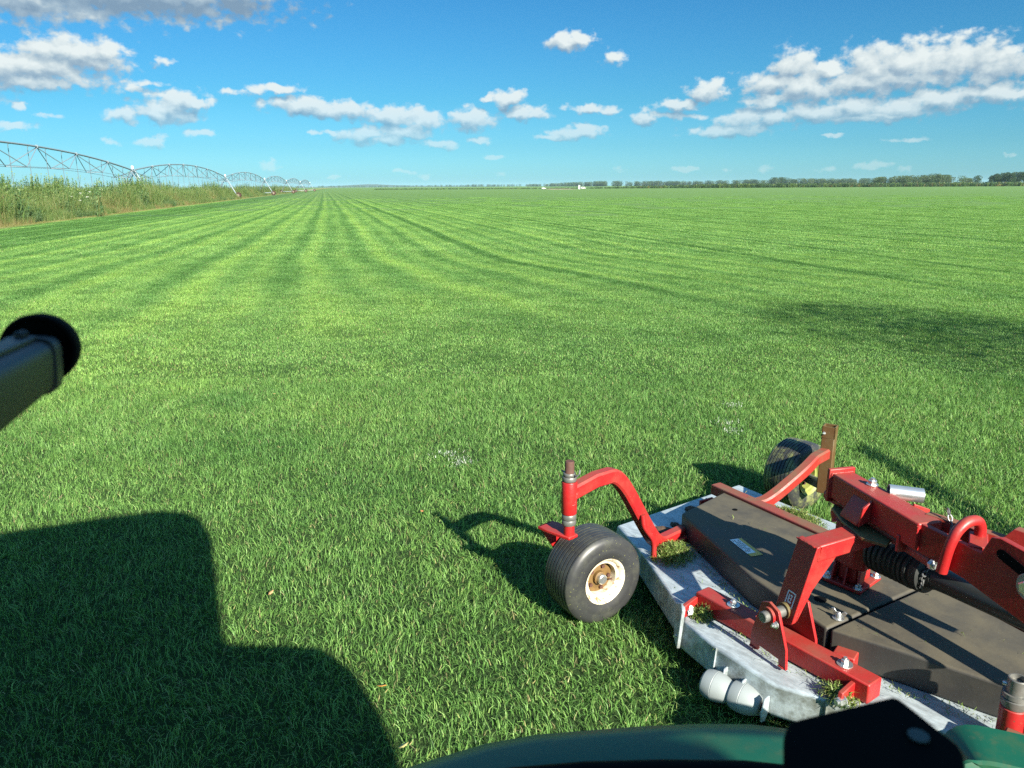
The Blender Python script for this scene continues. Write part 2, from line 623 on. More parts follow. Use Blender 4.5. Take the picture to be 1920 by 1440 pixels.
# turf: one tint shared by ground and blades ------------------------------------------------
def turf_group():
    g = bpy.data.node_groups.new('turf_tint', 'ShaderNodeTree')
    g.interface.new_socket('Tint', in_out='OUTPUT', socket_type='NodeSocketColor')
    g.interface.new_socket('Dry', in_out='OUTPUT', socket_type='NodeSocketFloat')
    h = NT(g)
    go = h.new('NodeGroupOutput')
    geo = h.new('ShaderNodeNewGeometry')
    pos = geo.outputs['Position']
    sp = h.new('ShaderNodeSeparateXYZ')
    h.put(sp.inputs[0], pos)
    x, y = sp.outputs[0], sp.outputs[1]
    a = R(13.3)
    s = h.math('ADD', h.math('MULTIPLY', x, math.cos(a)), h.math('MULTIPLY', y, math.sin(a)))
    t = h.math('SUBTRACT', h.math('MULTIPLY', y, math.cos(a)), h.math('MULTIPLY', x, math.sin(a)))
    # passes wander a little, more where they begin near the machine
    near = h.maprange(t, 12.0, 34.0, 1.0, 0.0)
    wand = h.noise(h.vmath('MULTIPLY', pos, (1.0, 1.0, 0.0)), 0.055, 2, 0.5)
    wand = h.math('SUBTRACT', wand, 0.5)
    s2 = h.math('MULTIPLY_ADD', wand, h.math('MULTIPLY_ADD', near, 2.6, 0.8), s)
    veer = h.math('MULTIPLY', h.math('EXPONENT', h.math('MULTIPLY', t, -1 / 55.0)), h.maprange(s, -22.0, 3.0, 9.0, 0.0, 'LINEAR'))
    hook = h.math('MULTIPLY', h.maprange(t, 11.0, 24.0, 2.2, 0.0), h.maprange(s, -2.0, 6.0, 0.0, 1.0))
    s2 = h.math('ADD', s2, h.math('SUBTRACT', veer, hook))
    cb = h.new('ShaderNodeCombineXYZ')
    h.put(cb.inputs[0], s2)
    h.put(cb.inputs[1], h.math('MULTIPLY', t, 0.006))
    stripe1 = h.noise(cb.outputs[0], 0.9, 3.0, 0.65)
    wave = h.math('SINE', h.math('MULTIPLY', s2, 2 * math.pi / 0.86))
    wave = h.math('ADD', wave, h.math('MULTIPLY', h.math('SINE', h.math('MULTIPLY', s2, 2 * math.pi / 1.72)), 0.75))
    st = h.math('ADD', h.math('MULTIPLY', h.math('SUBTRACT', stripe1, 0.5), 1.5), h.math('MULTIPLY', wave, 0.38))
    fade = h.maprange(t, 8.0, 20.0, 0.12, 1.0)
    rightside = h.maprange(s, 6.0, 16.0, 1.0, 0.55)
    st = h.math('MULTIPLY', st, h.math('MULTIPLY', fade, rightside))
    # dark wheel tracks
    for (sc, wd, k) in ((12.6, 0.17, 1.6), (4.9, 0.26, 0.5), (16.1, 0.14, 1.1), (21.4, 0.16, 1.0), (24.6, 0.20, 1.1), (28.2, 0.18, 1.3), (33.0, .2, .6), (38.4, .3, .8), (46., .3, .6), (55., .4, .6)):
        dd = h.math('ABSOLUTE', h.math('SUBTRACT', s2 if sc < 8 else s, sc))
        tr = h.maprange(dd, wd * 0.4, wd * 1.6, k, 0.0)
        tr = h.math('MULTIPLY', tr, fade)
        st = h.math('SUBTRACT', st, tr)
    # lush dark band next to the weeds
    a2 = R(12.3)
    sw = h.math('ADD', h.math('MULTIPLY', x, math.cos(a2)), h.math('MULTIPLY', y, math.sin(a2)))
    sw = h.math('MULTIPLY_ADD', h.math('SUBTRACT', h.noise(pos, 0.25, 4, 0.6), 0.5), 1.3, sw)
    lush = h.math('MULTIPLY', h.maprange(sw, -17.6, -16.6), h.maprange(sw, -13.2, -11.0, 1.0, 0.0))
    st = h.math('SUBTRACT', st, h.math('MULTIPLY', lush, 0.85))
    # patches
    pn = h.noise(h.vmath('MULTIPLY', pos, (1.0, 1.0, 0.0)), 0.45, 4, 0.6)
    pn = h.math('MULTIPLY', h.math('SUBTRACT', pn, 0.5), 1.5)
    fn = h.noise(h.vmath('MULTIPLY', pos, (1.0, 1.0, 0.0)), 5.0, 3, 0.6)
    fn = h.math('MULTIPLY', h.math('SUBTRACT', fn, 0.5), 0.9)
    # a few darker and lighter patches
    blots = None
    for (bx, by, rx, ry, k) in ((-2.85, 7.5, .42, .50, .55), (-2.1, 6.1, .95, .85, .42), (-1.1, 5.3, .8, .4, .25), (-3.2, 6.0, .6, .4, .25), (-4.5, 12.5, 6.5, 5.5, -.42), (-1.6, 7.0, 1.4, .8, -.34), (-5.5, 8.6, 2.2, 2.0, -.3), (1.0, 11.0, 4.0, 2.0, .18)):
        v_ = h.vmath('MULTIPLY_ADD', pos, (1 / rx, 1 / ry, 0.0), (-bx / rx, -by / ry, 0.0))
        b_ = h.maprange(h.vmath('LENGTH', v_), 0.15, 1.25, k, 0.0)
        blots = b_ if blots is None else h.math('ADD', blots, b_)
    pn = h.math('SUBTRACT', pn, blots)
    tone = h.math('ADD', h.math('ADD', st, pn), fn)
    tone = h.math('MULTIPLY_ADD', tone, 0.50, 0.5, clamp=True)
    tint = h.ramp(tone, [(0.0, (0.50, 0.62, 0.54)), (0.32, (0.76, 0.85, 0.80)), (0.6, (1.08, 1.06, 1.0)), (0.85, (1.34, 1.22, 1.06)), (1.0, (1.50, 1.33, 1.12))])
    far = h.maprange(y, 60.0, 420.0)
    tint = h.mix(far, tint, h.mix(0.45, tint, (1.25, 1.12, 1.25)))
    dry = h.math('MULTIPLY', h.maprange(sw, -18.6, -17.6, 1.0, 0.0), h.maprange(sw, -34.0, -27.0, 0.0, 1.0))
    h.put(go.inputs['Tint'], tint)
    h.put(go.inputs['Dry'], dry)
    return g


TURF = turf_group()


def ground_mat():
    m, h, out = new_mat('turf_ground')
    nd = h.new('ShaderNodeGroup')
    nd.node_tree = TURF
    geo = h.new('ShaderNodeNewGeometry')
    pos = geo.outputs['Position']
    sp = h.new('ShaderNodeSeparateXYZ')
    h.put(sp.inputs[0], pos)
    n = h.noise(pos, 22, 5, 0.7)
    n2 = h.noise(pos, 3.0, 5, 0.65)
    base = h.mix(n, (0.055, 0.120, 0.030), (0.120, 0.205, 0.066))
    base = h.mix(h.maprange(n2, 0.3, 0.7, 0, 0.35), base, (0.11, 0.17, 0.055))
    base = h.vmath('MULTIPLY', base, (1.12, 1.14, 1.10))
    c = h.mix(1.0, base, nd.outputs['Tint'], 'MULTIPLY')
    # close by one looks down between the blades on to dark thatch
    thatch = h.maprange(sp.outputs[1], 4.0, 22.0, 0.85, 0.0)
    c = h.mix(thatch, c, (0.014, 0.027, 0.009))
    dryc = h.mix(h.noise(pos, 2.4, 5, 0.7), (0.13, 0.16, 0.045), (0.29, 0.25, 0.10))
    c = h.mix(nd.outputs['Dry'], c, dryc)
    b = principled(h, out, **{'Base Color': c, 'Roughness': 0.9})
    b.inputs['Specular IOR Level'].default_value = 0.1
    bp = h.new('ShaderNodeBump')
    bp.inputs['Strength'].default_value = 0.6
    bp.inputs['Distance'].default_value = 0.05
    h.put(bp.inputs['Height'], n)
    h.l.new(bp.outputs[0], b.inputs['Normal'])
    return m


def blade_mat(name, stops, use_tint=True, transl=0.42, spec=0.25):
    m, h, out = new_mat(name)
    at_ = h.new('ShaderNodeAttribute')
    at_.attribute_name = 'rnd'
    c = h.ramp(at_.outputs['Fac'], stops)
    if use_tint:
        nd = h.new('ShaderNodeGroup')
        nd.node_tree = TURF
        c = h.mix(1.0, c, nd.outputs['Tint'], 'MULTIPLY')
        c = h.mix(h.math('MULTIPLY', nd.outputs['Dry'], 0.8), c, (0.24, 0.20, 0.085))
    b = h.new('ShaderNodeBsdfPrincipled')
    h.put(b.inputs['Base Color'], c)
    b.inputs['Roughness'].default_value = 0.45
    b.inputs['Specular IOR Level'].default_value = spec
    tr = h.new('ShaderNodeBsdfTranslucent')
    h.put(tr.inputs['Color'], h.mix(1.0, c, (1.15, 1.15, 0.6), 'MULTIPLY'))
    mx = h.new('ShaderNodeMixShader')
    mx.inputs[0].default_value = transl
    h.l.new(b.outputs[0], mx.inputs[1])
    h.l.new(tr.outputs[0], mx.inputs[2])
    h.l.new(mx.outputs[0], out.inputs['Surface'])
    return m


M['ground'] = ground_mat()
GRASS_STOPS = [(0.0, (0.050, 0.125, 0.034)), (0.35, (0.136, 0.282, 0.070)), (0.7, (0.242, 0.425, 0.120)), (0.90, (0.38, 0.545, 0.195)), (0.93, (0.27, 0.25, 0.12)), (1.0, (0.34, 0.30, 0.17))]
M['blade'] = blade_mat('grass_blade', GRASS_STOPS)


# ------------------------------------------------------------------ the setting: ground and air
def sheet(name, mat, x0, x1, y0, y1, z, nx=2, ny=2):
    vs = []
    for j in range(ny):
        for i in range(nx):
            vs.append((x0 + (x1 - x0) * i / (nx - 1), y0 + (y1 - y0) * j / (ny - 1), z))
    fs = [(j * nx + i, j * nx + i + 1, (j + 1) * nx + i + 1, (j + 1) * nx + i) for j in range(ny - 1) for i in range(nx - 1)]
    me = bpy.data.meshes.new(name)
    me.from_pydata(vs, [], fs)
    me.materials.append(mat)
    o = bpy.data.objects.new(name, me)
    COL.objects.link(o)
    return o


field = sheet('turf_field', M['ground'], -14000, 14000, -3000, 24000, 0.0, 8, 8)
tag(field, 'mown green turf field with pale mowing stripes running to the horizon', 'field', kind='structure')


# ------------------------------------------------------------------ scattering helpers
def ribbon_mesh(name, mat, roots, L, W, lean_dir, lean, rnd, levels=3, curl=0.5):
    """numpy blades: a narrow ribbon per root, bending towards lean_dir"""
    n = len(roots)
    ts = np.linspace(0, 1, levels)
    yaw = RNG.uniform(0, 2 * np.pi, n)
    side = np.stack([np.cos(yaw), np.sin(yaw), np.zeros(n)], 1)
    out = []
    for i, t in enumerate(ts):
        bend = lean * (t ** (1 + curl))
        horiz = L * np.sin(bend) * t
        vert = L * np.cos(bend) * t
        c = roots + lean_dir * horiz[:, None] + np.array([0, 0, 1.0]) * vert[:, None]
        w = W * (1 - 0.9 * t ** 1.6) * 0.5
        if i == levels - 1:
            out.append(c[:, None, :])
        else:
            out.append(np.stack([c - side * w[:, None], c + side * w[:, None]], 1))
    per = 2 * (levels - 1) + 1
    V = np.concatenate(out, 1).reshape(-1, 3)
    base = (np.arange(n) * per)[:, None]
    quads = []
    for i in range(levels - 2):
        quads.append(base + np.array([[2 * i, 2 * i + 1, 2 * i + 3, 2 * i + 2]]))
    tri = base + np.array([[per - 3, per - 2, per - 1]])
    nq = (levels - 2)
    loops = np.concatenate([np.concatenate(quads, 1).reshape(n, -1) if nq else np.zeros((n, 0), int), tri], 1)
    me = bpy.data.meshes.new(name)
    me.vertices.add(len(V))
    me.vertices.foreach_set('co', V.astype(np.float32).ravel())
    per_loops = nq * 4 + 3
    me.loops.add(n * per_loops)
    me.loops.foreach_set('vertex_index', loops.astype(np.int32).ravel())
    npoly = n * (nq + 1)
    me.polygons.add(npoly)
    starts = np.concatenate([np.arange(nq) * 4, [nq * 4]])
    ls = (np.arange(n) * per_loops)[:, None] + starts[None, :]
    me.polygons.foreach_set('loop_start', ls.astype(np.int32).ravel())
    me.update(calc_edges=True)
    a = me.attributes.new('rnd', 'FLOAT', 'POINT')
    a.data.foreach_set('value', np.repeat(rnd, per).astype(np.float32))
    me.materials.append(mat)
    return me


def scatter_group():
    g = bpy.data.node_groups.new('scatter', 'GeometryNodeTree')
    g.interface.new_socket('Geometry', in_out='INPUT', socket_type='NodeSocketGeometry')
    g.interface.new_socket('Source', in_out='INPUT', socket_type='NodeSocketCollection')
    g.interface.new_socket('Geometry', in_out='OUTPUT', socket_type='NodeSocketGeometry')
    n, l = g.nodes, g.links
    gi, go = n.new('NodeGroupInput'), n.new('NodeGroupOutput')
    ci = n.new('GeometryNodeCollectionInfo')
    ci.inputs['Separate Children'].default_value = True
    ci.inputs['Reset Children'].default_value = True
    l.new(gi.outputs['Source'], ci.inputs['Collection'])
    ip = n.new('GeometryNodeInstanceOnPoints')
    ip.inputs['Pick Instance'].default_value = True

    def attr(name, typ):
        a = n.new('GeometryNodeInputNamedAttribute')
        a.data_type = typ
        a.inputs['Name'].default_value = name
        return a.outputs['Attribute']
    l.new(gi.outputs['Geometry'], ip.inputs['Points'])
    l.new(ci.outputs[0], ip.inputs['Instance'])
    l.new(attr('idx', 'INT'), ip.inputs['Instance Index'])
    l.new(attr('rot', 'FLOAT_VECTOR'), ip.inputs['Rotation'])
    l.new(attr('scl', 'FLOAT_VECTOR'), ip.inputs['Scale'])
    l.new(ip.outputs[0], go.inputs[0])
    return g


SCATTER = scatter_group()


def scatter(name, meshes, pts, rot, scl, idx, mat, label, cat, kind='stuff', group=None):
    src = bpy.data.collections.new(name + '_kinds')
    for i, me in enumerate(meshes):
        so_ = bpy.data.objects.new('%s_kind_%02d' % (name, i), me)
        src.objects.link(so_)
    me = bpy.data.meshes.new(name)
    me.vertices.add(len(pts))
    me.vertices.foreach_set('co', np.asarray(pts, np.float32).ravel())
    me.attributes.new('idx', 'INT', 'POINT').data.foreach_set('value', np.asarray(idx, np.int32))
    me.attributes.new('rot', 'FLOAT_VECTOR', 'POINT').data.foreach_set('vector', np.asarray(rot, np.float32).ravel())
    me.attributes.new('scl', 'FLOAT_VECTOR', 'POINT').data.foreach_set('vector', np.asarray(scl, np.float32).ravel())
    if mat:
        me.materials.append(mat)
    o = bpy.data.objects.new(name, me)
    COL.objects.link(o)
    md = o.modifiers.new('scatter', 'NODES')
    md.node_group = SCATTER
    for it in SCATTER.interface.items_tree:
        if it.in_out == 'INPUT' and it.name == 'Source':
            md[it.identifier] = src
    tag(o, label, cat, group, kind)
    return o


# ------------------------------------------------------------------ the grass
def grass_tile(name, size, dens, L, W, levels):
    n = int(size * size * dens)
    roots = np.zeros((n, 3))
    roots[:, :2] = RNG.uniform(-size / 2, size / 2, (n, 2))
    ang = RNG.uniform(0, 2 * np.pi, n)
    # tufts share a lean
    k = 18
    cen = RNG.uniform(-size / 2, size / 2, (k, 2))
    ca = RNG.uniform(0, 2 * np.pi, k)
    near = np.argmin(((roots[:, None, :2] - cen[None]) ** 2).sum(2), 1)
    ang = np.where(RNG.random(n) < 0.55, ca[near] + RNG.normal(0, 0.6, n), ang)
    d = np.stack([np.cos(ang), np.sin(ang), np.zeros(n)], 1)
    lean = np.clip(np.abs(RNG.normal(1.05, 0.45, n)), 0.05, 1.7)
    rnd = np.clip(RNG.beta(2.0, 2.2, n) * 0.92, 0, 0.915)
    rnd = np.where(RNG.random(n) < 0.025, RNG.uniform(0.93, 1.0, n), rnd)
    LL = L * RNG.uniform(0.55, 1.25, n)
    WW = W * RNG.uniform(0.7, 1.3, n)
    return ribbon_mesh(name, M['blade'], roots, LL, WW, d, lean, rnd, levels)


def in_view(x, y, margin):
    f = y * FWD.y + (0 - EYE.z) * FWD.z
    return (f > 0.3) & (np.abs(x) < f * 0.70 + margin)


def grass_band(y0, y1, step, meshes, label, thin=0, hscale=1.0):
    gx = np.arange(-80 if y1 < 80 else -160, 80 if y1 < 80 else 160, step)
    gy = np.arange(y0, y1, step)
    X, Y = np.meshgrid(gx, gy)
    X, Y = X.ravel() + step / 2, Y.ravel() + step / 2
    k = in_view(X, Y, step * 1.2)
    X, Y = X[k], Y[k]
    a2 = R(12.3)
    k = X * math.cos(a2) + Y * math.sin(a2) > -20
    X, Y = X[k], Y[k]
    if thin:
        k = RNG.random(len(X)) > (Y - thin) / (y1 - thin)
        X, Y = X[k], Y[k]
    n = len(X)
    pts = np.stack([X, Y, np.zeros(n)], 1)
    rot = np.zeros((n, 3))
    rot[:, 2] = RNG.integers(0, 4, n) * np.pi / 2
    scl = np.ones((n, 3)) * 1.03
    scl[:, 2] = RNG.uniform(0.88, 1.12, n) * hscale
    return scatter('grass', meshes, pts, rot, scl, RNG.integers(0, len(meshes), n), M['blade'], label, 'grass')


T0 = [grass_tile('near_turf_%d' % i, 0.7, 4700, 0.060, 0.0039, 4) for i in range(6)]
T1 = [grass_tile('mid_turf_%d' % i, 1.6, 3600, 0.038, 0.0062, 3) for i in range(4)]
T2 = [grass_tile('far_turf_%d' % i, 4.0, 900, 0.036, 0.015, 3) for i in range(3)]
grass_band(1.4, 8.4, 0.7, T0, 'close mown grass blades around the mower and in the cab shadow')
grass_band(8.4, 24.4, 1.6, T1, 'mown grass blades in the middle of the field before the stripes')
grass_band(24.4, 164.4, 4.0, T2, 'distant mown grass blades among the mowing stripes', thin=50)

# ------------------------------------------------------------------ the mower wing deck
# local frame: +X along the deck towards the carrying frame, +Y across the deck, away from the tractor
mower = empty('wing_mower', (1.555, 2.98, 0), R(-49))
tag(mower, 'red and galvanised rotary mower wing deck on turf tyres beside the tractor fender', 'mower')
REDM = M['red']


def bolt(parent, c, r=0.014, h=0.016, washer=0.026, axis=(0, 0, 1), name='bolt', mat=None):
    m = MB()
    ax = Vector(axis).normalized()
    c = Vector(c)
    if washer:
        m.lathe([(0, washer), (0.004, washer)], c, ax, 18)
        c = c + ax * 0.0035
    m.lathe([(0, r), (h, r), (h + 0.002, r * 0.85)], c, ax, 6)
    m.lathe([(h, r * 0.5), (h + 0.010, r * 0.5)], c, ax, 10)
    return m.build(name, mat or M['zinc'], parent, angle=30)


# deck shell
OUT = [(-1.44, -.02), (-1.121, -.179), (-.62, -.50), (-.576, -.555), (-.358, -.617), (-.063, -.66), (.11, -.594), (.28, -.53), (.483, -.437), (1.0, -.19), (1.32, -.02),
       (1.25, .30), (.30, .44), (-.10, .62), (-.42, .895), (-.55, .924), (-.861, .963), (-1.33, 1.038)]
deck = MB().prism(OUT, 0.085, 0.22, flare=0.018).build('deck_shell', M['steel'], mower, bevel=0.012, seg=3)
m = MB()
m.slab([(-.632, -.520, .10), (-.645, -.505, .262), (-.600, -.520, .285), (-.572, -.552, .275), (-.567, -.585, .10)], (-.010, -.012, 0))
m.build('corner_plate', M['steel'], deck, bevel=0.003)
bolt(deck, (-.605, -.562, .135), 0.010, 0.004, 0, (-.4, -.9, .1), 'rivet')
# raised weld seam on the skirt below the bend
m = MB().tube([(.115, -.600, .222), (.117, -.615, .085)], 0.006, 6)
m.build('weld_seam', M['steel'], deck)
m = MB().tube([(-.360, -.620, .222), (-.362, -.636, .085)], 0.005, 6)
m.build('weld_seam', M['steel'], deck)

# cover over the belts: two halves meeting in a seam
CL = [(-1.11, .13), (-.46, -.211), (-.028, -.353), (.098, .345), (-1.13, .56)]
CR = [(-.012, -.356), (.26, -.293), (.57, -.237), (1.1, -.10), (1.1, .12), (.508, .206), (.114, .342)]
cover = MB().prism(CL, 0.222, 0.36).build('belt_cover', M['cover'], mower, bevel=0.012, seg=3)
cover2 = MB().prism(CR, 0.222, 0.363).build('belt_cover', M['cover'], mower, bevel=0.012, seg=3)
for (px_, py_) in ((-.03, -.255), (-.175, -.285)):
    m = MB()
    m.lathe([(0, .024), (.004, .024)], (px_, py_, .362), (0, 0, 1), 16)
    m.lathe([(.003, .013), (.022, .011), (.03, .006)], (px_, py_, .362), (0, 0, 1), 12)
    for sgn in (-1, 1):
        m.slab([(px_ + sgn * .008, py_, .370), (px_ + sgn * .020, py_, .372), (px_ + sgn * .034, py_, .398), (px_ + sgn * .022, py_, .402), (px_ + sgn * .010, py_, .388)], (0, .005, 0))
    m.build('wing_nut', M['zinc'], cover, bevel=0.001)
MB().lathe([(0, .026), (.0015, .026)], (-.155, -.165, .361), (0, 0, 1), 24).build('drain_hole', M['black'], cover)
MB().lathe([(0, .014), (.0015, .014)], (-.94, .385, .361), (0, 0, 1), 16).build('drain_hole', M['black'], cover)
for (px_, py_) in ((.03, .30), (-.26, .015)):
    bolt(cover, (px_, py_, .361), .013, .010, .022)
# safety label on the cover
d0 = Vector((-.745, .040, .3622))
ux, uy = Vector((.905, -.42, 0)), Vector((.42, .905, 0))


def flat(m, o, u, v, w, h, z=0.0):
    return m.add([o + Vector((0, 0, z)), o + u * w + Vector((0, 0, z)), o + u * w + v * h + Vector((0, 0, z)), o + v * h + Vector((0, 0, z))], [(0, 1, 2, 3)])


lab = flat(MB(), d0, ux, uy, .19, .066).build('safety_label', M['white'], cover)
m = MB()
flat(m, d0 + uy * .048, ux, uy, .19, .018, .0006)
flat(m, d0 + ux * .16, ux, uy, .03, .048, .0006)
m.build('label_band', M['yellow'], lab)
m = MB()
for j in range(4):
    for i in range(7):
        if RNG.random() < 0.85:
            flat(m, d0 + ux * (.012 + i * .019) + uy * (.006 + j * .010), ux, uy, .013 + .004 * RNG.random(), .0035, .0006)
m.build('label_print', M['black'], lab)

# bars on top of the deck
nb = MB().bar((-.60, -.392, .268), (.232, -.478, .268), .088, .082).build('near_bar', REDM, mower, bevel=0.006)
MB().slab([(-.606, -.44, .225), (-.606, -.44, .292), (-.603, -.535, .285), (-.603, -.545, .24), (-.603, -.535, .225)], (.020, 0, 0)).build('end_plate', REDM, nb, bevel=0.004)
bolt(nb, (-.586, -.505, .252), .016, .018, .024, (.8, -.55, .15))
MB().slab([(.155, -.505, .225), (.155, -.505, .292), (.150, -.60, .282), (.150, -.61, .24), (.150, -.60, .225)], (.020, 0, 0)).build('end_plate', REDM, nb, bevel=0.004)
bolt(nb, (.165, -.592, .245), .018, .020, .026, (-.2, -.95, .1))
bolt(nb, (-.425, -.408, .309), .015, .018, .028)
bolt(nb, (.105, -.462, .309), .015, .018, .030)
MB().bar((.070, -.40, .266), (.045, -.275, .266), .085, .070).build('tab_block', REDM, nb, bevel=0.006)
MB().bar((-.265, -.375, .285), (-.250, -.315, .285), .060, .085).build('tab_block', REDM, nb, bevel=0.006)
# hinge ears, pin and collar
HC = Vector((-.155, -.465, 0))
HR = Matrix.Rotation(R(-15), 3, 'Z')


def hz(p):
    p = Vector(p)
    return HR @ (p - HC) + HC


for yb in (-.545, -.385):
    MB().slab([hz(p) for p in [(-.252, yb, .235), (-.248, yb, .31), (-.205, yb, .462), (-.165, yb, .480), (-.115, yb, .462), (-.060, yb, .32), (-.052, yb, .235), (-.090, yb, .235), (-.095, yb, .262), (-.205, yb, .262), (-.210, yb, .235)]], HR @ Vector((0, .013, 0))).build('hinge_ear', REDM, nb, bevel=0.002)
m = MB()
m.lathe([(-.034, .020), (-.031, .023), (.185, .023), (.188, .020)], hz((-.158, -.55, .425)), HR @ Vector((0, 1, 0)), 20)
m.build('hinge_pin', M['greyiron'], nb)
MB().lathe([(-.014, .036), (-.002, .036)], hz((-.158, -.545, .425)), HR @ Vector((0, 1, 0)), 24).build('pin_collar', REDM, nb)
MB().lathe([(0, .034), (.022, .034)], hz((-.158, -.475, .425)), HR @ Vector((0, 1, 0)), 24).build('pin_bushing', M['tan_red'], nb)
bolt(nb, hz((-.118, -.548, .405)), .011, .010, .016, HR @ Vector((0, -1, 0)))

# far bar behind the cover
fbar = MB().bar((-1.22, .605, .345), (1.1, .155, .345), .075, .062).build('far_bar', M['red_dusty'], mower, bevel=0.006)
for t_ in (.36, .79):
    p_ = Vector((-1.22, .605, .376)).lerp(Vector((1.1, .155, .376)), t_)
    bolt(fbar, p_, .016, .018, .030)
MB().slab([(-1.20, .665, .222), (-1.20, .665, .30), (-.90, .742, .30), (-.90, .742, .222)], (.006, -.012, 0)).build('angle_plate', M['red'], fbar, bevel=0.002)
m = MB()
m.slab([(-1.255, .50, .224), (-1.255, .50, .285), (-1.215, .57, .30), (-1.215, .60, .224)], (.014, -.004, 0))
m.build('end_plate', M['red'], fbar, bevel=0.003)
bolt(fbar, (-1.235, .62, .225), .014, .016, .024)

# yoke: leg, gusset and cross tube over the gearbox
leg = MB().slab([(-.212, -.452, .392), (-.168, -.387, .722), (-.066, -.424, .722), (-.108, -.490, .392), (-.155, -.484, .375)], (.007, .019, .004)).build('yoke_leg', REDM, mower, bevel=0.003)
m = MB()
m.slab([(-.098, -.470, .40), (-.068, -.410, .715), (-.040, -.305, .660), (-.074, -.415, .53)], (-.010, 0, 0))
m.build('gusset', REDM, leg, bevel=0.002)
MB().slab([(-.200, -.436, .40), (-.166, -.380, .715), (-.156, -.350, .715), (-.190, -.405, .40)], (.010, 0, 0)).build('gusset', REDM, leg, bevel=0.002)
MB().bar((-.112, -.40, .688), (-.010, -.10, .705), .092, .070).build('cross_tube', REDM, leg, bevel=0.006)
# boxed symbol on the leg
def on_leg(u, v):
    """u across the leg (0..1), v up the leg in metres from the pin"""
    a_ = Vector((-.212, -.4525, .392)).lerp(Vector((-.108, -.4905, .392)), u)
    b_ = Vector((-.168, -.3875, .722)).lerp(Vector((-.066, -.4245, .722)), u)
    return a_.lerp(b_, v / .33)


m = MB()
def leg_strip(m, u0, v0, u1, v1):
    q = [on_leg(u0, v0), on_leg(u1, v0), on_leg(u1, v1), on_leg(u0, v1)]
    return m.add([p + Vector((-.0004, -.0010, 0)) for p in q], [(0, 1, 2, 3)])
for (u0, v0, u1, v1) in ((.36, .055, .41, .12), (.73, .055, .78, .12), (.36, .055, .78, .060), (.36, .115, .78, .12)):
    leg_strip(m, u0, v0, u1, v1)
for (u0, v0, u1, v1) in ((.46, .072, .52, .106), (.46, .072, .66, .079), (.55, .100, .66, .107), (.60, .082, .64, .104), (.53, .088, .64, .092)):
    leg_strip(m, u0, v0, u1, v1)
m.build('boxed_mark', M['white'], leg)

# gearbox
MB().prism([(-.235, -.005), (-.055, -.010), (-.055, .195), (-.235, .205)], .364, .380).build('gearbox_base', REDM, mower, bevel=0.003)
gb = MB()
gb.prism([(-.185, .04), (-.095, .03), (-.085, .15), (-.185, .16)], .378, .47)
gb.prism([(-.215, .03), (-.10, -.01), (-.055, .01), (-.04, .13), (-.09, .17), (-.215, .16)], .465, .66)
gbo = gb.build('gearbox', REDM, mower, bevel=0.010, seg=3)
for (x_, y_) in ((-.20, .015), (-.14, .012), (-.08, .01)):
    MB().slab([(x_, y_ - .012, .379), (x_, y_ + .05, .379), (x_, y_ + .05, .47), (x_, y_ + .012, .47)], (.008, 0, 0)).build('rib', REDM, gbo, bevel=0.001)
for (x_, y_) in ((-.217, .012), (-.075, .010), (-.072, .175), (-.217, .185)):
    bolt(gbo, (x_, y_, .379), .013, .014, .021)
MB().lathe([(0, .045), (.05, .045), (.065, .03)], (-.215, .10, .625), (-.4, .3, .9), 20).build('breather_cap', M['red'], gbo)

# drive shaft and its guard
AX0, AX1 = Vector((-.035, .035, .575)), Vector((1.05, -.30, .63))
axd = (AX1 - AX0).normalized()
m = MB()
prof = [(0.0, .070)]
for k in range(9):
    t0 = .012 + k * .024
    prof += [(t0, .083 + .004 * math.sin(k)), (t0 + .012, .086), (t0 + .015, .079), (t0 + .021, .079)]
prof += [(.235, .084), (.262, .082), (.268, .060), (.272, .055), (.30, .052)]
m.lathe(prof, AX0, axd, 36)
guard = m.build('shaft_guard', M['rubberboot'], mower)
m = MB().lathe([(.28, .050), (.36, .047), (1.1, .044)], AX0, axd, 28)
m.build('drive_shaft', plain('dark_shaft_tube', (.022, .028, .027), .45, 0, .4, 8), mower)


def chain(pts, parent, r=.0032, ln=.026):
    pts = [Vector(p) for p in pts]
    dist = [0]
    for i in range(1, len(pts)):
        dist.append(dist[-1] + (pts[i] - pts[i - 1]).length)
    k = int(dist[-1] / (ln * .78))
    for j in range(k):
        s_ = (j + .5) / k * dist[-1]
        i = max(q for q in range(len(pts) - 1) if dist[q] <= s_)
        p = pts[i].lerp(pts[i + 1], (s_ - dist[i]) / max(1e-6, dist[i + 1] - dist[i]))
        d = (pts[i + 1] - pts[i]).normalized()
        u = d.orthogonal().normalized()
        v = d.cross(u)
        side = u if j % 2 else v
        loop = [p + d * (ln * .5 * math.cos(t)) + side * (ln * .28 * math.sin(t)) for t in [2 * math.pi * q / 10 for q in range(10)]]
        m = MB()
        rings = []
        nrm = d.cross(side)
        for q in range(10):
            tg = (loop[(q + 1) % 10] - loop[q - 1]).normalized()
            n2 = nrm.cross(tg)
            rings.append([loop[q] + (nrm * math.cos(w) + n2 * math.sin(w)) * r for w in [2 * math.pi * z_ / 5 for z_ in range(5)]])
        m.rings(rings, cap=False, closed=True)
        m.build('chain_link', M['chain'], parent)


g0 = AX0 + axd * .275
chain([g0 + Vector((.03, .02, .17)), g0 + Vector((.012, -.005, .10)), g0 + Vector((0, -.02, .052)), g0 + Vector((-.008, -.055, .02)), g0 + Vector((-.012, -.058, -.03)), g0 + Vector((-.02, -.035, -.06))], guard)

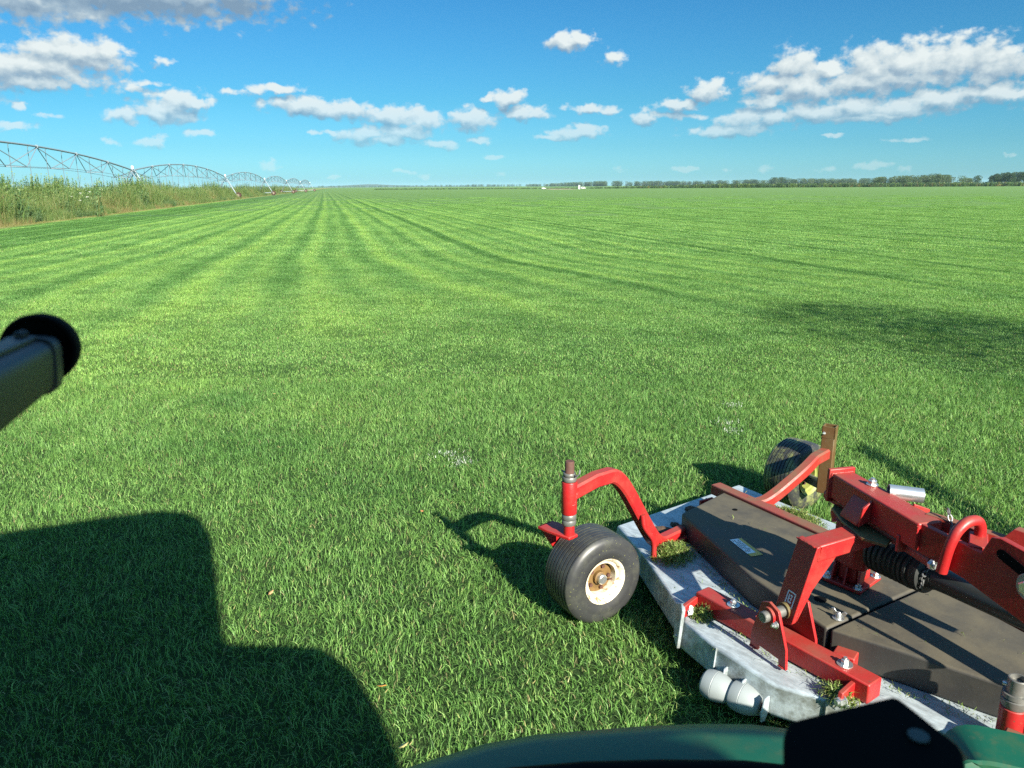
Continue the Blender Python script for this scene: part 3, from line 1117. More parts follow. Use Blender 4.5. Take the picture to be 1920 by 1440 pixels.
# lift arm: boxed boom over the gearbox
B0, B1 = Vector((-.205, .022, .828)), Vector((.26, -.232, .828))
bd = (B1 - B0).normalized()
bn = Vector((-bd.y, bd.x, 0)) * -1       # towards the tractor
boom = MB().bar(B0, B1, .105, .112).build('lift_boom', REDM, mower, bevel=0.007)
MB().bar(B0 - bd * .016, B0 + bd * .004, .125, .150).build('boom_end_plate', REDM, boom, bevel=0.004)
m = MB().tube([B0 - bd * .075 + Vector((0, 0, -.075)), B1 + bd * .04 + Vector((0, 0, -.085))], .028, 18)
m.build('pivot_tube', M['red_dusty'], boom)
for s_ in (.36, .83):
    c_ = B0.lerp(B1, s_)
    MB().bar(c_ + bn * .035 + Vector((0, 0, -.10)), c_ + bn * .035 + Vector((0, 0, -.03)), .045, .016, up=bd).build('boom_lug', REDM, boom, bevel=0.003)
bolt(boom, B1 + bd * .05 + bn * .02 + Vector((0, 0, -.085)), .020, .014, 0, bd)
c_ = B0.lerp(B1, .40) + bn * .052
m = MB()
m.slab([c_ + bd * -.055 + Vector((0, 0, .025)), c_ + bd * .055 + Vector((0, 0, .025)), c_ + bd * .055 + bn * .055 + Vector((0, 0, -.055)), c_ + bd * -.055 + bn * .055 + Vector((0, 0, -.055))], Vector((0, 0, -.014)))
m.slab([c_ + bd * .052 + Vector((0, 0, .040)), c_ + bd * .052 + Vector((0, 0, -.045)), c_ + bd * .052 + bn * .052 + Vector((0, 0, -.070)), c_ + bd * .052 + bn * .040 + Vector((0, 0, .010))], bd * .012)
m.build('side_bracket', REDM, boom, bevel=0.003)
# flange under the boom
m = MB().slab([(-.225, .085, .728), (-.200, -.05, .728), (-.105, -.150, .728), (.02, -.245, .728), (.115, -.235, .728), (.10, -.10, .728), (-.03, -.02, .728), (-.12, .04, .728), (-.165, .11, .728)], (0, 0, .014))
m.build('boom_flange', M['tan_red'], boom, bevel=0.003)
m = MB().slab([(-.215, .090, .60), (-.215, .090, .728), (-.185, -.03, .728), (-.16, -.03, .66)], (.012, .008, 0))
m.build('flange_web', REDM, boom, bevel=0.003)
# spring pin and bright tube on the far side of the boom
c_ = B0.lerp(B1, .40) - bn * .075 + Vector((0, 0, .055))
bolt(boom, B0.lerp(B1, .30) - bn * .030 + Vector((0, 0, .057)), .018, .016, .024)
m = MB()
seg = [c_ + bd * .02 + bn * .025, c_ + bd * .07 - bn * .075 + Vector((0, 0, -.006))]
d_ = (seg[1] - seg[0]).normalized()
m.lathe([(0, .030), (.13, .030), (.13, .025), (.004, .025)], seg[0], d_, 24, closed=True)
m.lathe([(.09, .0248), (.092, .0248)], seg[0], d_, 24)
m.build('steel_sleeve', M['zinc'], boom)
m = MB().slab([c_ + bd * -.02 + bn * .03 + Vector((0, 0, -.035)), c_ + bd * .17 + bn * .03 + Vector((0, 0, -.035)), c_ + bd * .17 - bn * .045 + Vector((0, 0, -.05)), c_ + bd * .03 - bn * .045 + Vector((0, 0, -.05))], (0, 0, -.012))
m.slab([c_ + bd * .165 + bn * .03 + Vector((0, 0, .01)), c_ + bd * .165 + bn * .03 + Vector((0, 0, -.09)), c_ + bd * .165 - bn * .045 + Vector((0, 0, -.09)), c_ + bd * .165 - bn * .045 + Vector((0, 0, -.02))], bd * .012)
m.build('sleeve_bracket', REDM, boom, bevel=0.003)

# clevis: two long cheeks carrying the boom
C1a, C1b = Vector((.215, -.262, .83)), Vector((.98, -.405, .81))
m = MB()
cd = (C1b - C1a).normalized()
def ch(s_, dz):
    p = C1a + cd * s_
    return (p.x, p.y, p.z + dz)
near_ch = m.slab([ch(0, -.056), ch(0, .054), ch(.245, .036), ch(.270, .105), ch(.300, .115), ch(.72, .05), ch(.72, -.16), ch(.42, -.15), ch(.20, -.085)], Vector((.010, .022, 0))).build('arm_cheek', REDM, mower, bevel=0.003)
C2a, C2b = Vector((.215, -.175, .835)), Vector((.98, -.130, .82))
cd2 = (C2b - C2a).normalized()
def ch2(s_, dz):
    p = C2a + cd2 * s_
    return (p.x, p.y, p.z + dz)
far_ch = MB().slab([ch2(0, -.056), ch2(0, .052), ch2(.26, .045), ch2(.29, .09), ch2(.72, .07), ch2(.72, -.12), ch2(.25, -.065)], Vector((.004, .040, 0))).build('arm_cheek', M['red_dusty'], mower, bevel=0.003)
MB().bar((.44, -.285, .845), (.40, -.165, .850), .06, .05).build('cheek_tie', REDM, near_ch, bevel=0.004)
MB().bar((.58, -.30, .875), (.95, -.28, .84), .028, .05).build('slide_rod', REDM, near_ch, bevel=0.004)
# slot in the cheek and the big washer
m = MB()
sl0, sl1 = Vector(ch(.315, .060)), Vector(ch(.46, .0))
nv = Vector((-.010, -.022, 0)).normalized()
uu = (sl1 - sl0).normalized()
vv = nv.cross(uu)
pts = []
for k in range(9):
    t = math.pi / 2 + math.pi * k / 8
    pts.append(sl0 + (uu * math.cos(t) + vv * math.sin(t)) * .020 + nv * .001)
for k in range(9):
    t = -math.pi / 2 + math.pi * k / 8
    pts.append(sl1 + (uu * math.cos(t) + vv * math.sin(t)) * .020 + nv * .001)
m.slab(pts, nv * .0012)
m.build('slot', M['black'], near_ch)
wc = Vector(ch(.415, -.012)) + nv * .004
MB().lathe([(0, .047), (.006, .047), (.007, .044)], wc, nv, 32).build('washer', plain('dull_washer', (.26, .30, .28), .45, .6), near_ch)
MB().lathe([(.006, .026), (.024, .026), (.027, .021)], wc, nv, 6).build('bolt_head', M['zinc'], near_ch, angle=30)
# bent handle rod over both cheeks
hk = [(.345, -.315, .745), (.355, -.315, .84), (.368, -.300, .905), (.385, -.262, .938), (.405, -.215, .938), (.412, -.190, .905), (.410, -.185, .84)]
MB().tube(smooth_path(hk, 4, .4), .0195, 14).build('handle_rod', REDM, near_ch)
chain([(.285, -.155, .925), (.300, -.165, .895), (.315, -.175, .865), (.320, -.178, .842)], far_ch)


# ------------------------------------------------------------------ caster wheels
def turf_wheel(parent, c, n, mats, D=.46, W=.23, grooves=8):
    """lawn tyre with ribbed tread on a pressed rim; n points to the outside face"""
    c, n = Vector(c), Vector(n).normalized()
    ro, ri, hw = D / 2, .112, W / 2
    prof = []
    # from the outer bead over the shoulder, across the ribs, to the inner bead
    prof += [(hw * .78, ri), (hw * .90, ri + .006), (hw * .98, ri + .030), (hw * 1.0, ri + .052), (hw * .985, ri + .057), (hw * .99, ri + .062), (hw * .97, ro - .030), (hw * .90, ro - .014), (hw * .80, ro - .005)]
    g0 = hw * .80
    for k in range(grooves):
        t = g0 - (k + .5) * (2 * g0 / grooves)
        edge = ro - .005 + .005 * (1 - (t / g0) ** 2)
        prof += [(t + .0032, edge), (t + .0026, edge - .006), (t - .0026, edge - .006), (t - .0032, edge)]
    prof += [(-hw * .80, ro - .005), (-hw * .93, ro - .018), (-hw, ri + .05), (-hw * .9, ri + .006), (-hw * .78, ri)]
    prof += [(-hw * .6, ri - .004), (hw * .6, ri - .004)]
    tyre = MB().lathe(prof, c, n, 56, closed=True).build('tyre', mats[0], parent, angle=28)
    rp = [(hw * .80, ri - .004), (hw * .92, ri + .003), (hw * .95, ri + .007), (hw * .93, ri + .001), (hw * .82, ri - .010), (hw * .74, ri - .014), (hw * .70, ri - .028), (hw * .45, ri - .031), (hw * .10, ri - .033), (-hw * .55, ri - .033), (-hw * .80, ri + .002), (-hw * .82, ri - .003), (-hw * .5, ri - .034), (hw * .08, ri - .034)]
    MB().lathe(rp, c, n, 48, closed=True).build('rim', mats[1], parent, angle=40)
    disc = MB()
    disc.lathe([(hw * .40, ri - .033), (hw * .36, .068), (hw * .42, .055), (hw * .42, .02), (hw * .30, .02), (hw * .30, ri - .033)], c, n, 40)
    disc.build('wheel_disc', mats[2], parent)
    hub = MB()
    hub.lathe([(hw*.3, .034), (hw * .58, .033), (hw * .60, .028)], c, n, 24)
    hub.build('hub', mats[2], parent)
    MB().lathe([(hw * .58, .025), (hw * .76, .025), (hw * .80, .020)], c, n, 24).build('hub_cap', mats[3], parent)
    x = n.orthogonal().normalized()
    y = n.cross(x)
    for k in range(5):
        t = 2 * math.pi * k / 5 + .4
        p = c + (x * math.cos(t) + y * math.sin(t)) * .058 + n * hw * .40
        MB().lathe([(0, .010), (.014, .010)], p, n, 6).build('wheel_nut', M['rust'], parent)
    p = c + (x * .35 - y * .75).normalized() * (ri - .03) + n * hw * .5
    MB().tube([p, p + n * .018 + (c - p).normalized() * .018, p + n * .03 + (c - p).normalized() * .034], .0045, 8).build('valve_stem', M['rust'], parent)
    return tyre


# left caster: clean red fork, cream rim
n1 = Vector((.98, -.19, 0)).normalized()
w1c = Vector((-1.147, -.537, .225))
cw1 = MB()
# fork: pin foot, plate and leg on the hidden side of the wheel
foot = Vector((-1.130, -.725, .50))
cw1.slab([foot + Vector((.03, -.03, 0)), foot + Vector((.03, .03, 0)), foot + Vector((-.135, .06, 0)), foot + Vector((-.165, .03, 0)), foot + Vector((-.165, -.05, 0)), foot + Vector((-.10, -.05, 0))], (0, 0, -.016))
cw1.slab([foot + Vector((-.150, .05, 0)), foot + Vector((-.150, -.05, 0)), Vector((-1.285, -.57, .20)), Vector((-1.285, -.49, .20))], (-.014, 0, 0))
caster = cw1.build('caster_wheel', REDM, mower, bevel=0.004)
caster['label'] = 'caster wheel with cream rim and clean red fork'
turf_wheel(caster, w1c, n1, (M['tyre'], M['rim'], M['hub'], M['zinc']))
m = MB()
m.lathe([(-.018, .026), (.03, .026), (.05, .024)], foot, (0, 0, 1), 20)
m.build('fork_elbow', REDM, caster)
arm1 = [(-1.137, -.700, .705), (-1.122, -.56, .735), (-1.095, -.43, .742), (-1.080, -.17, .33), (-1.085, -.09, .262), (-1.085, .02, .262), (-1.085, .12, .262)]
arm1 = [arm1[0]] + smooth_path(arm1[1:], 6, .38)
arm = MB().rect_tube(arm1, .060, .072, (1, .06, 0)).build('caster_arm', REDM, mower)
m = MB().lathe([(.605, .0355), (.608, .037), (.762, .037), (.765, .0355)], (-1.135, -.722, 0), (0, 0, 1), 28)
m.build('pivot_sleeve', REDM, arm)
m = MB()
for (z0, z1, r_) in ((.548, .574, .034), (.576, .602, .035), (.768, .790, .034), (.792, .808, .030)):
    MB().lathe([(z0, r_ * .94), (z0 + .004, r_), (z1 - .004, r_), (z1, r_ * .94)], (-1.135, -.722, 0), (0, 0, 1), 28).build('spacer_ring', M['greyiron'], arm)
MB().lathe([(.50, .022), (.86, .022), (.865, .019)], (-1.135, -.722, 0), (0, 0, 1), 20).build('kingpin', M['rust'], arm)
MB().tube([(-1.185, -.722, .803), (-1.085, -.722, .803), (-1.078, -.715, .815), (-1.085, -.705, .828)], .004, 8).build('linch_pin', M['chain'], arm)
MB().tube(smooth_path([(-1.045, -.285, .495), (-1.035, -.285, .43), (-1.030, -.205, .335), (-1.030, -.20, .225)], 5), .014, 10).build('brace_rod', REDM, arm)
MB().box((-1.085, .075, .24), (.10, .10, .035)).build('arm_foot', REDM, arm, bevel=.004)

# far caster: everything under a coat of dry clippings, yellow rim
n2 = Vector((.995, -.104, 0)).normalized()
w2c = Vector((-1.175, 1.485, .225))
fork2 = MB()
PX, PY = -.925, 1.375
fork2.box((PX, PY, .385), (.078, .078, .37), rz=.25)
caster2 = fork2.build('caster_wheel', M['tan_red'], mower, bevel=0.005)
caster2['label'] = 'far caster wheel coated in dry clippings with yellow rim'
turf_wheel(caster2, w2c, n2, (M['tyre_dirty'], M['yrim'], M['yrim'], M['greyiron']))
MB().bar((PX, PY + .02, .225), w2c + n2 * .05, .05, .05).build('stub_axle', M['greyiron'], caster2, bevel=.004)
m = MB()
for q in range(4):
    a0 = .25 + q * math.pi / 2
    c0 = Vector((PX, PY, 0)) + Vector((math.cos(a0), math.sin(a0), 0)) * .036
    m.box((c0.x, c0.y, .605), (.008, .080, .075), rz=a0)
m.build('post_socket', M['tan_red'], caster2, bevel=.001)
bolt(caster2, (PX - .01, PY - .045, .60), .010, .010, 0, (-.25, -.97, 0))
arm2 = [(PX, PY - .03, .465), (-.92, 1.20, .462), (-.915, 1.08, .425), (-.985, .80, .275), (-1.03, .70, .262), (-1.04, .60, .262)]
arm2 = [arm2[0]] + smooth_path(arm2[1:], 6, .4)
MB().rect_tube(arm2, .062, .070, (1, .06, 0)).build('caster_arm', M['red_dusty'], mower)

# third caster: only its pivot post shows, close to the fender
p3 = Vector((.640, -.365, 0))
post = MB().lathe([(.20, .040), (.375, .040), (.378, .037)], p3, (0, 0, 1), 28).build('caster_post', REDM, mower)
m = MB()
m.lathe([(.380, .037), (.395, .042), (.410, .042), (.414, .036), (.418, .042), (.432, .040)], p3, (0, 0, 1), 28)
m.build('spacer_ring', M['greyiron'], post)
MB().lathe([(.432, .031), (.485, .031), (.487, .029), (.487, .024), (.470, .022)], p3, (0, 0, 1), 24).build('post_tube', M['greyiron'], post)
MB().tube([p3 + Vector((-.040, -.012, .455)), p3 + Vector((.045, .012, .455))], .009, 10).build('linch_pin', M['zinc'], post)
bolt(post, p3 + Vector((-.025, -.032, .27)), .009, .008, .012, (-.6, -.8, 0))
MB().slab([p3 + Vector((.02, -.006, .205)), p3 + Vector((.035, -.006, .40)), p3 + Vector((.20, -.006, .45)), p3 + Vector((.20, -.006, .36))], (0, .014, 0)).build('post_gusset', M['red_dusty'], post, bevel=.002)
MB().box((.78, -.50, .30), (.26, .20, .05), rz=.1).build('frame_plate', M['red_dusty'], mower, bevel=.006)

# unseen tubes added right of the view to cast a soft shadow band
inv_ = (Matrix.Translation((1.555, 2.98, 0)) @ Matrix.Rotation(R(-49), 4, 'Z')).inverted()
for dx_ in (-.075, .0, .075):
    MB().tube([inv_ @ Vector(p) for p in ((3.55 + dx_, 2.45, .25), (3.85 + dx_, 3.08, .9), (4.2 + dx_ * .6, 3.65 + dx_, 1.5))], .022, 10).build('shadow_tube', M['black'], mower)

# anti-scalp rollers under the near edge
M['pale'] = plain('pale_roller', (.24, .27, .27), .5, 0, .12, 12)
for k, (x_, y_) in enumerate(((-.297, -.690), (-.180, -.672))):
    ax_ = Vector((.985, .12, .0)).normalized()
    c_ = Vector((x_, y_, .100))
    L_ = .135
    pr = [(-.060, .034), (-.062, .044), (-.052, .055), (-.030, .0605), (-.010, .062), (-.008, .0605), (-.006, .062), (.020, .058), (.050, .047), (.068, .037), (.069, .028)]
    ro_ = MB().lathe(pr, c_, ax_, 36).build('scalp_roller', M['pale'], mower, angle=25)
    MB().tube([c_ - ax_ * (L_ / 2 + .005), c_ + ax_ * (L_ / 2 + .03)], .016, 10).build('roller_axle', M['rust'], ro_)
for (x_, y_) in ((-.300, -.640), (-.205, -.655), (-.085, -.690)):
    MB().slab([(x_, y_ + .02, .17), (x_, y_ - .012, .168), (x_ + .004, y_ - .035, .125), (x_ + .004, y_ - .035, .08), (x_ + .004, y_ - .01, .075), (x_, y_ + .02, .10)], (.008, 0, 0)).build('roller_bracket', M['steel'], mower, bevel=.002)

# weld beads where the bars were joined
def weld(pts, parent, r=.0045):
    pts = [Vector(p) for p in pts]
    out, rr = [], []
    for a_, b_ in zip(pts, pts[1:]):
        k = max(2, int((b_ - a_).length / .006))
        for j in range(k):
            out.append(a_.lerp(b_, j / k) + Vector(RNG.normal(0, .0006, 3)))
            rr.append(r * (1.0 if j % 2 else .72) * RNG.uniform(.85, 1.15))
    MB().tube(out, rr, 6).build('weld_bead', REDM, parent, angle=80)


for k_ in range(1):
    th_ = [2 * math.pi * q / 12 for q in range(-4, 5)]
    weld([(-1.135 + .040 * math.sin(q) * .9, -.722 + .037 * math.cos(q), .665 + .045 * (1 if abs(q) < 1.2 else -.2)) for q in th_], arm)
weld([(-.166, -.402, .726), (-.066, -.437, .726)], leg)
weld([(-.070, -.400, .650), (-.060, -.398, .724)], leg)
for yb in (-.547, -.372):
    weld([hz((-.25, yb, .238)), hz((-.21, yb, .238))], nb)
    weld([hz((-.09, yb, .238)), hz((-.055, yb, .238))], nb)
weld([B0 + bd * .006 + bn * .054 + Vector((0, 0, -.055)), B0 + bd * .006 + bn * .054 + Vector((0, 0, .056)), B0 + bd * .006 - bn * .054 + Vector((0, 0, .057))], boom)
weld([B1 + bn * .054 + Vector((0, 0, -.05)), B1 + bn * .054 + Vector((0, 0, .05))], boom)
weld([(-.215, .012, .664), (-.10, -.012, .664), (-.055, .006, .664)], gbo, .003)

# clippings and clods lying on the machine
M['clip'] = blade_mat('grass_clipping', [(0.0, (.075, .14, .025)), (.5, (.14, .21, .045)), (.8, (.22, .27, .08)), (1.0, (.32, .28, .12))], use_tint=False, transl=.15)
MW = mower.matrix_basis.copy()
mower_M = Matrix.Translation((1.555, 2.98, 0)) @ Matrix.Rotation(R(-49), 4, 'Z')


def clippings(c, rx, ry, h, n, label, rz=0.0, L=.035):
    u = RNG.normal(0, .45, (n, 2))
    u = u[(u ** 2).sum(1) < 1.1]
    n = len(u)
    ca, sa = math.cos(rz), math.sin(rz)
    X = u[:, 0] * rx * ca - u[:, 1] * ry * sa
    Y = u[:, 0] * rx * sa + u[:, 1] * ry * ca
    Z = h * np.clip(1 - (u ** 2).sum(1) / 1.1, 0, 1) * RNG.random(n)
    P = np.stack([X + c[0], Y + c[1], Z + c[2]], 1)
    P = np.array([tuple(mower_M @ Vector(p)) for p in P])
    ang = RNG.uniform(0, 2 * np.pi, n)
    d = np.stack([np.cos(ang), np.sin(ang), np.zeros(n)], 1)
    me = ribbon_mesh('clippings', M['clip'], P, L * RNG.uniform(.5, 1.4, n), .0045 * RNG.uniform(.7, 1.3, n), d, RNG.uniform(.9, 1.55, n), RNG.random(n), 3, .1)
    o = bpy.data.objects.new('clippings', me)
    COL.objects.link(o)
    tag(o, label, 'clippings', 'heaps of clippings on the mower deck', 'stuff')
    return o


clippings((-.985, -.10, .222), .105, .13, .075, 1900, 'green heap of grass clippings at the foot of the left red caster arm', rz=.2)
clippings((-.535, -.475, .222), .05, .05, .045, 420, 'small yellow clump of clippings beside the bolt of the near red bar')
clippings((-.80, .83, .222), .17, .075, .035, 1500, 'pale carpet of clippings between the far bar and the yellow rimmed wheel', rz=-.1)
clippings((-1.08, .655, .225), .10, .04, .03, 380, 'clippings caught along the end of the far red bar', rz=-.15)
clippings((.135, -.565, .222), .075, .05, .045, 520, 'dark clippings in the shade at the right end of the near bar')


# dry clippings and crumbs caught along the ledges of the deck
dp = []
def ledge(p, q, n, sp, z):
    for _ in range(n):
        t_ = RNG.random()
        dp.append((p[0] + (q[0] - p[0]) * t_ + RNG.normal(0, sp), p[1] + (q[1] - p[1]) * t_ + RNG.normal(0, sp), z + RNG.uniform(.001, .006)))
ledge((-1.08, .09), (-.45, -.25), 150, .018, .223)
ledge((-.44, -.26), (-.10, -.38), 60, .012, .223)
ledge((.02, -.40), (.60, -.27), 110, .020, .223)
ledge((-.58, -.46), (.20, -.54), 130, .022, .223)
ledge((-1.16, .10), (-1.18, .55), 120, .028, .223)
ledge((-1.10, .60), (-.45, .50), 70, .014, .362)
ledge((-1.0, .75), (-.5, .70), 160, .05, .223)
ledge((-.9, .2), (.4, 0), 60, .16, .363)
ledge((-1.35, .3), (-.2, -.55), 130, .12, .223)
D_P = np.array([tuple(mower_M @ Vector(p)) for p in dp])
k_ = len(D_P)
a_ = RNG.uniform(0, 2 * np.pi, k_)
me = ribbon_mesh('deck_litter', M['clip'], D_P, RNG.uniform(.010, .038, k_), .0032 * RNG.uniform(.6, 1.4, k_), np.stack([np.cos(a_), np.sin(a_), np.zeros(k_)], 1), RNG.uniform(1.35, 1.58, k_), RNG.random(k_), 3, .1)
o = bpy.data.objects.new('deck_litter', me)
COL.objects.link(o)
tag(o, 'scattered dry clippings caught along the ledges of the mower deck', 'clippings', None, 'stuff')

# loose clippings left lying on the turf
n_ = 5200
f_ = RNG.uniform(0, 1, n_)
Y_ = 2.0 + 8.0 * f_ ** 1.2
X_ = RNG.uniform(-.78, .78, n_) * (Y_ + .6)
P_ = np.stack([X_, Y_, RNG.uniform(.018, .045, n_)], 1)
a_ = RNG.uniform(0, 2 * np.pi, n_)
me = ribbon_mesh('loose_clippings', M['clip'], P_, RNG.uniform(.02, .055, n_), .0045 * RNG.uniform(.6, 1.2, n_), np.stack([np.cos(a_), np.sin(a_), np.zeros(n_)], 1), RNG.uniform(1.3, 1.65, n_), RNG.uniform(.55, 1.0, n_), 3, .1)
o = bpy.data.objects.new('loose_clippings', me)
COL.objects.link(o)
tag(o, 'pale loose clippings scattered over the near turf', 'clippings', None, 'stuff')


def glint_patch(px_list, n_, label):  # pale blades added in place of glints on the cab window
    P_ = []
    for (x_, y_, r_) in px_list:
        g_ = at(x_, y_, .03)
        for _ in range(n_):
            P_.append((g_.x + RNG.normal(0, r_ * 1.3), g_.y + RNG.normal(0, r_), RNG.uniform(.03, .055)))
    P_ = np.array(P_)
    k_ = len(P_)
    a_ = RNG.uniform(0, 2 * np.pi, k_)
    me = ribbon_mesh('glass_glint_blades', M['glint_blade'], P_, RNG.uniform(.02, .05, k_), .004 * RNG.uniform(.6, 1.2, k_), np.stack([np.cos(a_), np.sin(a_), np.zeros(k_)], 1), RNG.uniform(1.2, 1.65, k_), RNG.random(k_), 3, .1)
    o = bpy.data.objects.new('glass_glint_blades', me)
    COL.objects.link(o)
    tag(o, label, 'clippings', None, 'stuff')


M['glint_blade'] = blade_mat('pale_glint_blade', [(0, (.35, .40, .30)), (1, (.62, .66, .58))], use_tint=False, transl=.2)
glint_patch([(842, 855, .05), (868, 870, .045)], 55, 'pale blades added for a window glass glint, on the turf ahead of the caster wheel')
glint_patch([(1372, 762, .05), (1366, 795, .05), (1370, 812, .04)], 40, 'streak of pale blades added for a window glass glint, left of the yellow rimmed wheel')


def clod(c, s, label):
    m = MB()
    bm_ = bmesh.new()
    bmesh.ops.create_icosphere(bm_, subdivisions=3, radius=1)
    for v in bm_.verts:
        k = 1 + .35 * (RNG.random() - .5)
        v.co = Vector((v.co.x * s[0] * k, v.co.y * s[1] * k, max(-.1, v.co.z) * s[2] * k))
    me = bpy.data.meshes.new('soil_clod')
    bm_.to_mesh(me)
    bm_.free()
    me.materials.append(M['soil'])
    o = bpy.data.objects.new('soil_clod', me)
    COL.objects.link(o)
    o.location = mower_M @ Vector(c)
    o.rotation_euler = (0, 0, R(-49))
    tag(o, label, 'clod', 'clods of soil on the mower deck')


M['soil'] = plain('dry_soil', (.075, .045, .028), .95, 0, .5, 60)
clod((-1.185, .095, .224), (.075, .055, .028), 'largest brown soil clod, behind the left red caster arm')
clod((-1.215, .22, .224), (.030, .022, .014), 'small soil clod on the sheet near the far end of the brown cover')
clod((-1.265, .465, .224), (.055, .040, .022), 'brown soil clod at the left end of the far red bar')
clod((-1.175, .335, .224), (.045, .016, .010), 'long flat soil crumb against the end of the brown cover')
# ------------------------------------------------------------------ the tractor around the camera
tractor = empty('tractor', (0.0, -0.6, 0))
tag(tractor, 'green tractor whose fender and cab corner frame the view', 'tractor')
TO = Vector((0, -0.6, 0))


def T(p):
    return Vector(p) - TO


def tb(mb, name, mat, parent=None, **kw):
    mb.v = [tuple(Vector(p) - TO) for p in mb.v]
    return mb.build(name, mat, parent or tractor, **kw)


# rear fender: rounded sheet with a rolled lip, seen from above
edge = [(-.80, .16), (-.62, .41), (-.42, .64), (-.26, .782), (-.139, .856), (-.046, .896), (.027, .914), (.10, .922), (.178, .930), (.26, .934), (.33, .932), (.389, .920), (.46, .870), (.53, .72), (.60, .46), (.69, .20), (.80, -.20)]
prof = [(-.022, -.13), (-.004, -.085), (.0, -.05), (-.006, -.022), (-.022, -.006), (-.05, .004), (-.12, .012), (-.25, .02), (-.40, .03)]
rings = []
for i, e in enumerate(edge):
    a_ = Vector(edge[max(i - 1, 0)])
    b_ = Vector(edge[min(i + 1, len(edge) - 1)])
    tg = (b_ - a_).normalized()
    nrm = Vector((-tg.y, tg.x))
    rings.append([Vector((e[0] + nrm.x * o_, e[1] + nrm.y * o_, 1.385 + dz)) for o_, dz in prof])
m = MB()
k_ = len(prof)
vs = [p for r in rings for p in r]
# give the sheet thickness by a second skin below
vs2 = [p + Vector((0, 0, -.006)) for p in vs]
fs = []
for i in range(len(rings) - 1):
    for j in range(k_ - 1):
        fs.append((i * k_ + j, i * k_ + j + 1, (i + 1) * k_ + j + 1, (i + 1) * k_ + j))
N_ = len(vs)
fs2 = [tuple(q + N_ for q in f[::-1]) for f in fs]
rim_ = []
for i in range(len(rings) - 1):
    rim_.append((i * k_, (i + 1) * k_, (i + 1) * k_ + N_, i * k_ + N_))
    rim_.append(((i + 1) * k_ + k_ - 1, i * k_ + k_ - 1, i * k_ + k_ - 1 + N_, (i + 1) * k_ + k_ - 1 + N_))
m.add(vs + vs2, fs + fs2 + rim_, True)
fender = tb(m, 'fender', M['green'], angle=60)
# black rubber seal of the window sill, at the bottom edge of the view
m = MB().tube([at(760, 1512, 1.62), at(960, 1482, 1.62), at(1100, 1470, 1.62), at(1250, 1466, 1.62), at(1400, 1468, 1.62), at(1550, 1484, 1.62), at(1700, 1520, 1.62)], .017, 12)
tb(m, 'window_seal', M['black'])

# big rear tyre under the fender
m = MB()
c_ = Vector((-.05, .28, .80))
m.lathe([(-.22, .42), (-.24, .70), (-.20, .78), (.20, .78), (.24, .70), (.22, .42)], c_, (.35, -.94, 0), 40)
tyr = tb(m, 'rear_tyre', M['tyre'])
# lower body, hitch side and cab
BODY = plain('cab_grey', (.05, .055, .055), .6)
m = MB()
m.prism([(-1.05, .02), (.16, .30), (.34, -.10), (.60, -1.2), (-.60, -2.0), (-1.7, -1.2)], .55, 1.30)
tb(m, 'body', M['green'], bevel=.02)
# cab: back panels towards the sun, roof slab, corner posts
SH = Vector((math.sin(SUN_AZ), -math.cos(SUN_AZ), 0)) / math.tan(SUN_EL)


def shade_pt(px_, py_, z):
    """the place at height z whose shadow falls on the turf where the photograph shows it"""
    g_ = at(px_, py_, 0)
    p_ = g_ + SH * z
    return (p_.x, p_.y, z)


ZR = 2.68
roof_out = [shade_pt(-500, 1062, ZR)[:2], shade_pt(0, 1000, ZR)[:2], shade_pt(190, 971, ZR)[:2], shade_pt(300, 958, ZR)[:2], shade_pt(345, 960, ZR)[:2], shade_pt(376, 974, ZR)[:2], shade_pt(393, 1003, ZR)[:2],
            shade_pt(401, 1070, ZR)[:2], shade_pt(408, 1140, ZR)[:2], shade_pt(418, 1195, ZR)[:2], shade_pt(440, 1226, ZR)[:2], shade_pt(545, 1250, ZR)[:2], shade_pt(578, 1330, ZR)[:2], shade_pt(590, 1560, ZR)[:2], shade_pt(200, 1700, ZR)[:2], shade_pt(-700, 1500, ZR)[:2]]
m = MB().prism(roof_out, ZR - .05, ZR)
tb(m, 'cab_roof', M['green'])
TINT = plain('cab_panel', (.02, .022, .024), .5)
# unseen band added beside the cab, shaped to cast the rounded shadow on the turf
outer_ = [shade_pt(380, 1188, 2.2), shade_pt(432, 1206, 2.05), shade_pt(480, 1208, 1.97), shade_pt(540, 1208, 1.88), shade_pt(600, 1214, 1.78), shade_pt(660, 1258, 1.72), shade_pt(705, 1330, 1.68), shade_pt(735, 1400, 1.64), shade_pt(750, 1480, 1.62), shade_pt(750, 1600, 1.62)]
inner_ = [shade_pt(350, 1215, 2.2), shade_pt(420, 1238, 2.05), shade_pt(475, 1240, 1.97), shade_pt(535, 1238, 1.88), shade_pt(590, 1240, 1.78), shade_pt(612, 1290, 1.72), shade_pt(615, 1360, 1.68), shade_pt(620, 1430, 1.64), shade_pt(630, 1500, 1.62), shade_pt(640, 1600, 1.62)]
m = MB()
rings = []
for o_, i_ in zip(outer_, inner_):
    o_, i_ = Vector(o_), Vector(i_)
    rings.append([o_, i_, i_ + Vector((0, 0, -.02)), o_ + Vector((0, 0, -.02))])
m.rings(rings, smooth=False)
tb(m, 'shadow_band', M['green'])
m = MB().bar((1.02, -.95, 1.3), (1.02, -.95, 2.64), .06, .06)
tb(m, 'cab_post', M['black'], bevel=.01)
m = MB().bar((-2.55, -.80, 1.2), (-2.55, -.80, 2.64), .06, .06)
tb(m, 'cab_post', M['black'], bevel=.01)

